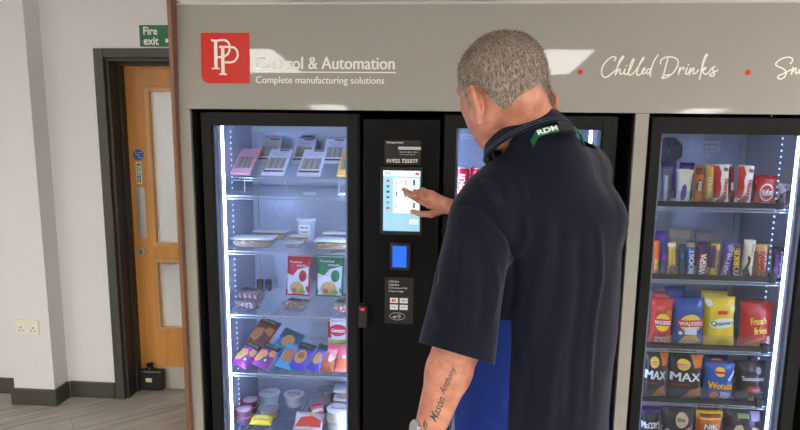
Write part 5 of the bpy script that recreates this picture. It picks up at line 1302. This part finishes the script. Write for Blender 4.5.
folds = [([(453, 206), (471, 204), (497, 223), (513, 250), (514, 290), (507, 318)], -.0065, .008),
 ([(507, 262), (520, 250), (527, 232), (523, 214)], .006, .010), ([(498, 210), (489, 196), (484, 178)], .005, .008), ([(527, 200), (521, 186), (517, 176)], .0035, .007), ([(508, 206), (500, 190), (497, 176)], -.004, .008),
 ([(547, 212), (544, 250), (535, 300), (530, 350)], .006, .013), ([(560, 220), (558, 270), (548, 330)], -.006, .015),
 ([(598, 222), (600, 273), (592, 331), (588, 425)], .007, .012), ([(580, 230), (580, 290), (572, 360), (570, 425)], -.007, .016), ([(558, 340), (552, 380), (548, 428)], .006, .016), ([(530, 370), (526, 400), (524, 428)], -.005, .014),
 ([(513, 300), (518, 340), (524, 370)], .004, .010), ([(447, 225), (440, 255), (436, 285)], -.005, .010), ([(475, 225), (482, 260), (484, 300), (478, 335)], -.006, .014), ([(462, 240), (462, 280), (455, 320)], .006, .014), ([(495, 262), (498, 290), (490, 325)], .005, .010),
 ([(432, 300), (440, 322), (462, 338)], .004, .010), ([(512, 270), (530, 262), (552, 240)], -.003, .010), ([(470, 385), (492, 400), (506, 405)], .004, .009), ([(470, 405), (488, 418), (506, 424)], -.004, .008)]
for pts, A, w_ in folds:
    c = curve_onto(tree, pts)
    if len(c) < 2: continue
    best = np.full(len(P), 9.0); lo = np.min(c, axis=0)-w_*3; hi = np.max(c, axis=0)+w_*3; m_ = np.all((P > lo) & (P < hi), axis=1); Q = P[m_]; bb = np.full(len(Q), 9.0); tt = np.zeros(len(Q))
    for k_, (a, b) in enumerate(zip(c[:-1], c[1:])):
        ab = b-a; t = np.clip(((Q-a)@ab)/max(1e-12, ab@ab), 0, 1); d = np.linalg.norm(Q-a-t[:, None]*ab, axis=1)
        up_ = d < bb; bb = np.where(up_, d, bb); tt = np.where(up_, (k_+t)/(len(c)-1), tt)
    disp[m_] += (1.5 if np.mean([c_[2] for c_ in c]) > 1.30 else .85)*A*np.exp(-(bb/w_)**2)*np.clip(np.sin(np.clip(tt, 0, 1)*pi)*2.2, .15, 1)
for i in range(len(P)):
    p = Vector(P[i]); disp[i] += noise.noise(Vector((p.x*9, p.y*9, p.z*4)))*.006+noise.noise(Vector((p.x*22, p.y*22, p.z*9+4)))*.0022
# stitched sleeve band
tl = (P-JL)@sl; LH_ = np.linalg.norm(HL-JL); onarm = np.linalg.norm(P-JL-np.clip(tl, 0, 9)[:, None]*sl, axis=1) < .12
for off_, a_ in ((.030, -.0022), (.006, -.0010), (.011, -.0010)):
    disp += np.where(onarm & (tl > 0), a_*np.exp(-((tl-(LH_-off_))/.0022)**2), 0)
P2 = P+N*disp[:, None]
sme.vertices.foreach_set('co', P2.ravel()); sme.update()
bm = bmesh.new(); bm.from_mesh(sme)
def dele(fn):
    g = [f for f in bm.faces if fn(f.calc_center_median())]; bmesh.ops.delete(bm, geom=g, context='FACES')
def bis(co, no, fn):
    vs = [v for v in bm.verts if fn(v.co)]; s_ = set(vs)
    g = [f for f in bm.faces if all(v in s_ for v in f.verts)]; es = set(e for f in g for e in f.edges)
    bmesh.ops.bisect_plane(bm, geom=list(s_)+list(es)+g, plane_co=co, plane_no=no, clear_outer=True)
JLv, slv, HLv = Vector(JL), Vector(sl), Vector(HL)
hem_n = (slv+Vector((-.10, 0, -.10))).normalized()
bis(HLv, hem_n, lambda p: (p-JLv).dot(slv) > .15 and (p-JLv-slv*(p-JLv).dot(slv)).length < .105)
JRv, dRv, HRv = Vector(JR), Vector(dR), Vector(HR)
bis(HRv, dRv, lambda p: (p-JRv).dot(dRv) > .17 and (p-JRv-dRv*(p-JRv).dot(dRv)).length < .10)
bis(Vector((0, 0, .745)), Vector((0, 0, -1)), lambda p: p.z < .80)
C0v = Vector((.206, -.797, 1.593)); cfw = Vector((-.56, .83, 0)).normalized(); cnv = (Vector((0, 0, 1))*cos(radians(35))+cfw*sin(radians(35))).normalized()
bis(C0v-cnv*.014, cnv, lambda p: (p-C0v).length < .23 and (p-C0v).dot(cnv) > -.05)
_pe = onto(tree, 509, 390); EDGE = float((_pe-V(O_[0], O_[1], 0))@bf); print('EDGE', EDGE)
for co_, no_ in ((Vector((O_[0], O_[1], 0))+Vector(bf)*EDGE, Vector(bf)), (Vector((0, 0, 1.176)), Vector((0, 0, 1)))):
    bmesh.ops.bisect_plane(bm, geom=bm.verts[:]+bm.edges[:]+bm.faces[:], plane_co=co_, plane_no=no_)
BLUE = set(); bm.faces.ensure_lookup_table(); bm.faces.index_update()
O3 = Vector((O_[0], O_[1], 0)); fv = Vector(bf); lv_ = Vector(bl_)
for f in bm.faces:
    c = f.calc_center_median(); d = c-O3; fa = d.dot(fv); la = d.dot(lv_); arm = (c-JLv-slv*max(0, (c-JLv).dot(slv))).length < .098 and c.z > 1.06 and (c-HLv).dot(hem_n) < .01
    edge = EDGE
    if edge < fa < .12 and c.z < 1.176 and not arm and abs(la) > .12 and (c-JRv).length > .2: BLUE.add(f.index)
    f.smooth = True
bm.to_mesh(sme); bm.free()
def knit(name, c1, rough=.95, sheen=.35):
    m = bpy.data.materials.new(name); m.use_nodes = True; nt = m.node_tree; bb = nt.nodes['Principled BSDF']; bb.inputs['Roughness'].default_value = rough; bb.inputs['Sheen Weight'].default_value = sheen; bb.inputs['Sheen Roughness'].default_value = .4
    bb.inputs['Specular IOR Level'].default_value = .1
    bb.inputs['Sheen Tint'].default_value = (.7, .72, .82, 1)
    bb.inputs['Base Color'].default_value = (*srgb(c1), 1)
    tc = nt.nodes.new('ShaderNodeTexCoord'); n = nt.nodes.new('ShaderNodeTexNoise'); n.inputs['Scale'].default_value = 900; n.inputs['Detail'].default_value = 2; nt.links.new(tc.outputs['Object'], n.inputs['Vector'])
    b = nt.nodes.new('ShaderNodeBump'); b.inputs['Strength'].default_value = .4; b.inputs['Distance'].default_value = .001; nt.links.new(n.outputs['Fac'], b.inputs['Height']); nt.links.new(b.outputs['Normal'], bb.inputs['Normal'])
    return m
M_navy = knit('navy_pique', (22, 24, 37), sheen=.25); M_royal = knit('royal_blue_pique', (32, 52, 124), sheen=.08)
shirt = link_me('polo_shirt', sme, [M_navy, M_royal], man, 'navy polo shirt with a royal blue side panel')
for i_ in BLUE: shirt.data.polygons[i_].material_index = 1
sm_ = shirt.modifiers.new('thickness', 'SOLIDIFY'); sm_.thickness = .003; sm_.offset = -1
# side panel seam
# collar
cc = A3(C0v)
na = A3(cnv); necktree = bodytree; ca_l = bl_-na*bl_.dot(na); ca_l /= np.linalg.norm(ca_l); ca_b = np.cross(na, ca_l)
if ca_b.dot(-bf) < 0: ca_b = -ca_b
_rt = {}
def rneck(t, h):
    # how far the neck reaches from the collar axis in this direction
    q = (round(t*24/pi), round(h, 3))
    if q not in _rt:
        t_ = q[0]*pi/24; d = ca_l*sin(t_)+ca_b*cos(t_); d = d/np.linalg.norm(d); o = cc+na*h+d*.2
        hit = necktree.ray_cast(Vector(o), Vector(-d)); _rt[q] = min(.112, max(.064, .2-hit[3])) if hit[0] is not None else .07
    return _rt[q]
def rsm(t, h):
    ts = [t+i*pi/24 for i in range(-4, 5)]; w_ = [math.exp(-(i/2.5)**2) for i in range(-4, 5)]
    return sum(a*max(rneck(x, .0), rneck(x, .018)) for a, x in zip(w_, ts))/sum(w_)
def ring(r, h, n=64, lo=0, hi=2*pi, rl=1.0, tilt=0.0):
    out = []
    for i in range(n):
        t = lo+(hi-lo)*i/(n-1); r2 = rsm(t, 0)+(r-.073)
        out.append(cc+(ca_l*sin(t)*r2*rl+ca_b*cos(t)*r2)+na*(h+cos(t)*tilt*.06))
    return out
prof = [(.071, -.012), (.070, .016), (.072, .026), (.077, .028), (.082, .022), (.088, .006), (.093, -.010), (.096, -.022), (.093, -.023), (.086, -.008), (.080, .004), (.075, .0), (.074, -.012)]
cm = MB(); NR = 72; lo_, hi_ = -pi*.93, pi*.93
for r_, h_ in [(a_+.006, b__) for a_, b__ in prof]:
    for p in ring(r_, h_, NR, lo_, hi_): cm.v.append(tuple(p))
for i in range(len(prof)):
    for k_ in range(NR-1):
        a = i*NR+k_; b = ((i+1) % len(prof))*NR+k_; cm.f.append([a, a+1, b+1, b]); cm.m.append(0); cm.sm.append(True)
for k_ in (0, NR-1): cm.f.append([i*NR+k_ for i in range(len(prof))]); cm.m.append(0); cm.sm.append(False)
col_o = fix_normals(cm.build('collar', knit('navy_rib', (26, 28, 42), sheen=.2), man, world=True))
st_ = MB()
for r_, h_ in ((.1018, -.016), (.0998, -.0095)): st_.tube([Vector(p) for p in ring(r_, h_, 60, lo_*.98, hi_*.98)], .0009, 5)
st_.build('stitching', mat((70, 74, 96), .8), col_o, world=True)
def lanp(t, h, r=.1045): 
    r2 = rsm(t, 0)+(r-.073)
    return cc+(ca_l*sin(t)*r2+ca_b*cos(t)*r2)+na*(h+0.0)
# lanyard over the collar
lm = MB(); NL = 60
for r_, h_ in ((.1025, -.032), (.0995, -.014), (.1015, -.0135), (.1045, -.0315)):
    for i_ in range(NL):
        t_ = -1.6+2.35*i_/(NL-1); dip = .03*min(1, max(0, t_-.62)/.12)
        lm.v.append(tuple(lanp(t_, h_-.020-dip*.2, r_+.006-dip)))
for i in range(4):
    for k_ in range(NL-1): a = i*NL+k_; b = ((i+1) % 4)*NL+k_; lm.f.append([a, a+1, b+1, b]); lm.m.append(0); lm.sm.append(False)
lan = fix_normals(lm.build('lanyard', mat((16, 100, 62), .6, key='green_ribbon'), man, world=True)); lan['label'] = 'green ribbon lanyard with a black clip'
ck = MB(); t0 = .16
fr_ = [lanp(t0+dt, h, r) for dt in (-.13, .13) for h in (-.054, -.029) for r in (.104, .1170)]
ck.add(fr_, [(0, 1, 3, 2), (4, 6, 7, 5), (0, 4, 5, 1), (2, 3, 7, 6), (1, 5, 7, 3), (0, 2, 6, 4)]); fix_normals(ck.build('clip', mat((24, 24, 26), .35, key='clip_black'), lan, world=True))
t = MB(); text_on(t, 'RDM', 0, 0, .032, .012, lambda x, z: tuple(lanp(.46-x/.1, -.0430+z, .1118)), bold=.03); t.build('lettering', mat((225, 235, 228), .5), lan, world=True)

# sleeve seam on the near arm
sp = curve_onto(BVHTree.FromPolygons([tuple(p) for p in P2], [tuple(p.vertices) for p in bpy.data.meshes[shirt.data.name].polygons][:0] or [(0, 1, 2)]), [(0, 0)]) if False else []
# trousers and shoes
T_ = SDF()
T_.col(O_, bl_, bf, [(.76, .205, .15, 0), (.86, .212, .152, 0), (1.0, .205, .142, 0)], .03)
for sg_ in (1, -1):
    h = tp(.102*sg_, 0, .84); kn = tp(.112*sg_, .015, .48); an = tp(.12*sg_, -.015, .06)
    T_.cap(h, kn, .108, .078, .04); T_.cap(kn, an, .078, .062, .03)
link_me('trousers', T_.mesh(.008, 2), knit('black_twill', (26, 27, 32), sheen=.1), man)
for sg_ in (1, -1):
    z_ = SDF(); hq = tp(.12*sg_, -.06, .045); tq = tp(.135*sg_, .17, .034)
    z_.cap(hq, tq, .044, .040, .01); z_.ell(tp(.122*sg_, -.01, .07), (bl_, bf, V(0, 0, 1)), (.05, .075, .04), .02)
    me_ = z_.mesh(.006, 2); Pq = np.empty(len(me_.vertices)*3); me_.vertices.foreach_get('co', Pq); Pq = Pq.reshape(-1, 3); Pq[:, 2] = np.maximum(Pq[:, 2], .001); me_.vertices.foreach_set('co', Pq.ravel())
    link_me('shoe', me_, mat((18, 18, 20), .4, key='shoe_leather'), man)

# watch on the near wrist, ink on the forearm
wc = EL+(WL-EL)*.80; e1 = np.cross(dW, V(0, 0, 1)); e1 /= np.linalg.norm(e1); e2 = np.cross(dW, e1)
rw = .0362; wm = MB()
wm.tube([Vector(wc+(e1*cos(t)+e2*sin(t))*rw) for t in [2*pi*i/40 for i in range(40)]], .0055, 8, closed=True)
wt = wm.build('watch', mat((176, 176, 178), .25, .9, key='watch_steel'), man, world=True); wt['label'] = 'steel wrist watch'
wd_ = -1*V(CR[0][0], CR[1][0], CR[2][0]); wd_ = wd_-dW*wd_.dot(dW); wd_ /= np.linalg.norm(wd_); wd_ = wd_+V(0, -.55, 0); wd_ = wd_-dW*wd_.dot(dW); wd_ /= np.linalg.norm(wd_)
q1 = np.cross(dW, wd_)
dm = MB(); vs = []
for h_, r_ in ((.034, .017), (.043, .018), (.045, .016)):
    for i in range(24): t = 2*pi*i/24; vs.append(wc+wd_*h_+(dW*cos(t)+q1*sin(t))*r_)
dm.add(vs, [(j*24+i, j*24+(i+1) % 24, (j+1)*24+(i+1) % 24, (j+1)*24+i) for j in range(2) for i in range(24)]+[list(range(48, 72))]); fix_normals(dm.build('watch_case', mat((200, 200, 204), .2, .9, key='watch_case_steel'), wt, world=True))
def ink(s, x0, y0, x1, y1, ht, **k):
    vs, fs = text_geo(s, **k); t = MB(); L = math.hypot(x1-x0, y1-y0); ux, uy = (x1-x0)/L, (y1-y0)/L; out = []; ok = True
    for u, v in vs:
        a = (u+.5)*L; c = -v*ht; px = x0+ux*a-uy*c; py = y0+uy*a+ux*c
        h = onto(bodytree, px, py, .0007)
        out.append(h if h is not None else HC)
    t.add(out, fs); t.build('tattoo', mat((52, 66, 68), .6, key='tattoo_ink'), man, world=True)
ink('Mason', 432, 421, 442, 397, 8.5, shear=.5, bold=.01); ink('Anthony', 442, 394, 455, 367, 8.5, shear=.5, bold=.01)
ink('ff', 423, 429, 428, 420, 6, shear=.5, bold=.01)

# ================================================================== groups of like things
words = {'chocolate_bar': 'chocolate bars', 'chocolate_pack': 'chocolate packets', 'crisp_packet': 'crisp packets', 'sandwich_pack': 'sandwich packs', 'food_tray': 'food trays and tubs',
 'snack_pack': 'clear snack packs', 'sauce_bottle': 'sauce pots', 'snack_bag': 'snack bags', 'sandwich_wrap': 'wrapped pastries and sandwiches', 'meat_pack': 'meat packs', 'dip_pot': 'dip pots', 'food_pot': 'round food pots',
 'drink_can': 'red drink cans', 'paper_slip': 'paper slips', 'glass_door_fridge': 'glass door fridges'}
levels = ['top shelf', 'second shelf', 'third shelf', 'fourth shelf', 'bottom shelf']
def base(o): return o.name.split('.')[0]
tops = [o for o in list(COL.objects) if o.parent is None and 'category' in o and 'group' not in o and base(o) in words]
cells = {}
for o in tops:
    b_n = base(o)
    if b_n == 'glass_door_fridge': cells.setdefault('glass door fridges in the surround', []).append(o); continue
    if o.type == 'MESH': x, z = o.data.vertices[0].co.x, o.data.vertices[0].co.z
    else: x, z = o.location.x, o.location.z
    side_w, tab = ('left fridge', SL) if x < -.33 else (('middle fridge', SL) if x < .7 else ('right fridge', SR))
    lv = max(range(5), key=lambda i: (tab[i] <= z+.004, tab[i]))
    cells.setdefault('%s on the %s of the %s' % (words[b_n], levels[lv], side_w), []).append(o)
for g, os_ in cells.items():
    if len(os_) > 1:
        for o in os_: o['group'] = g
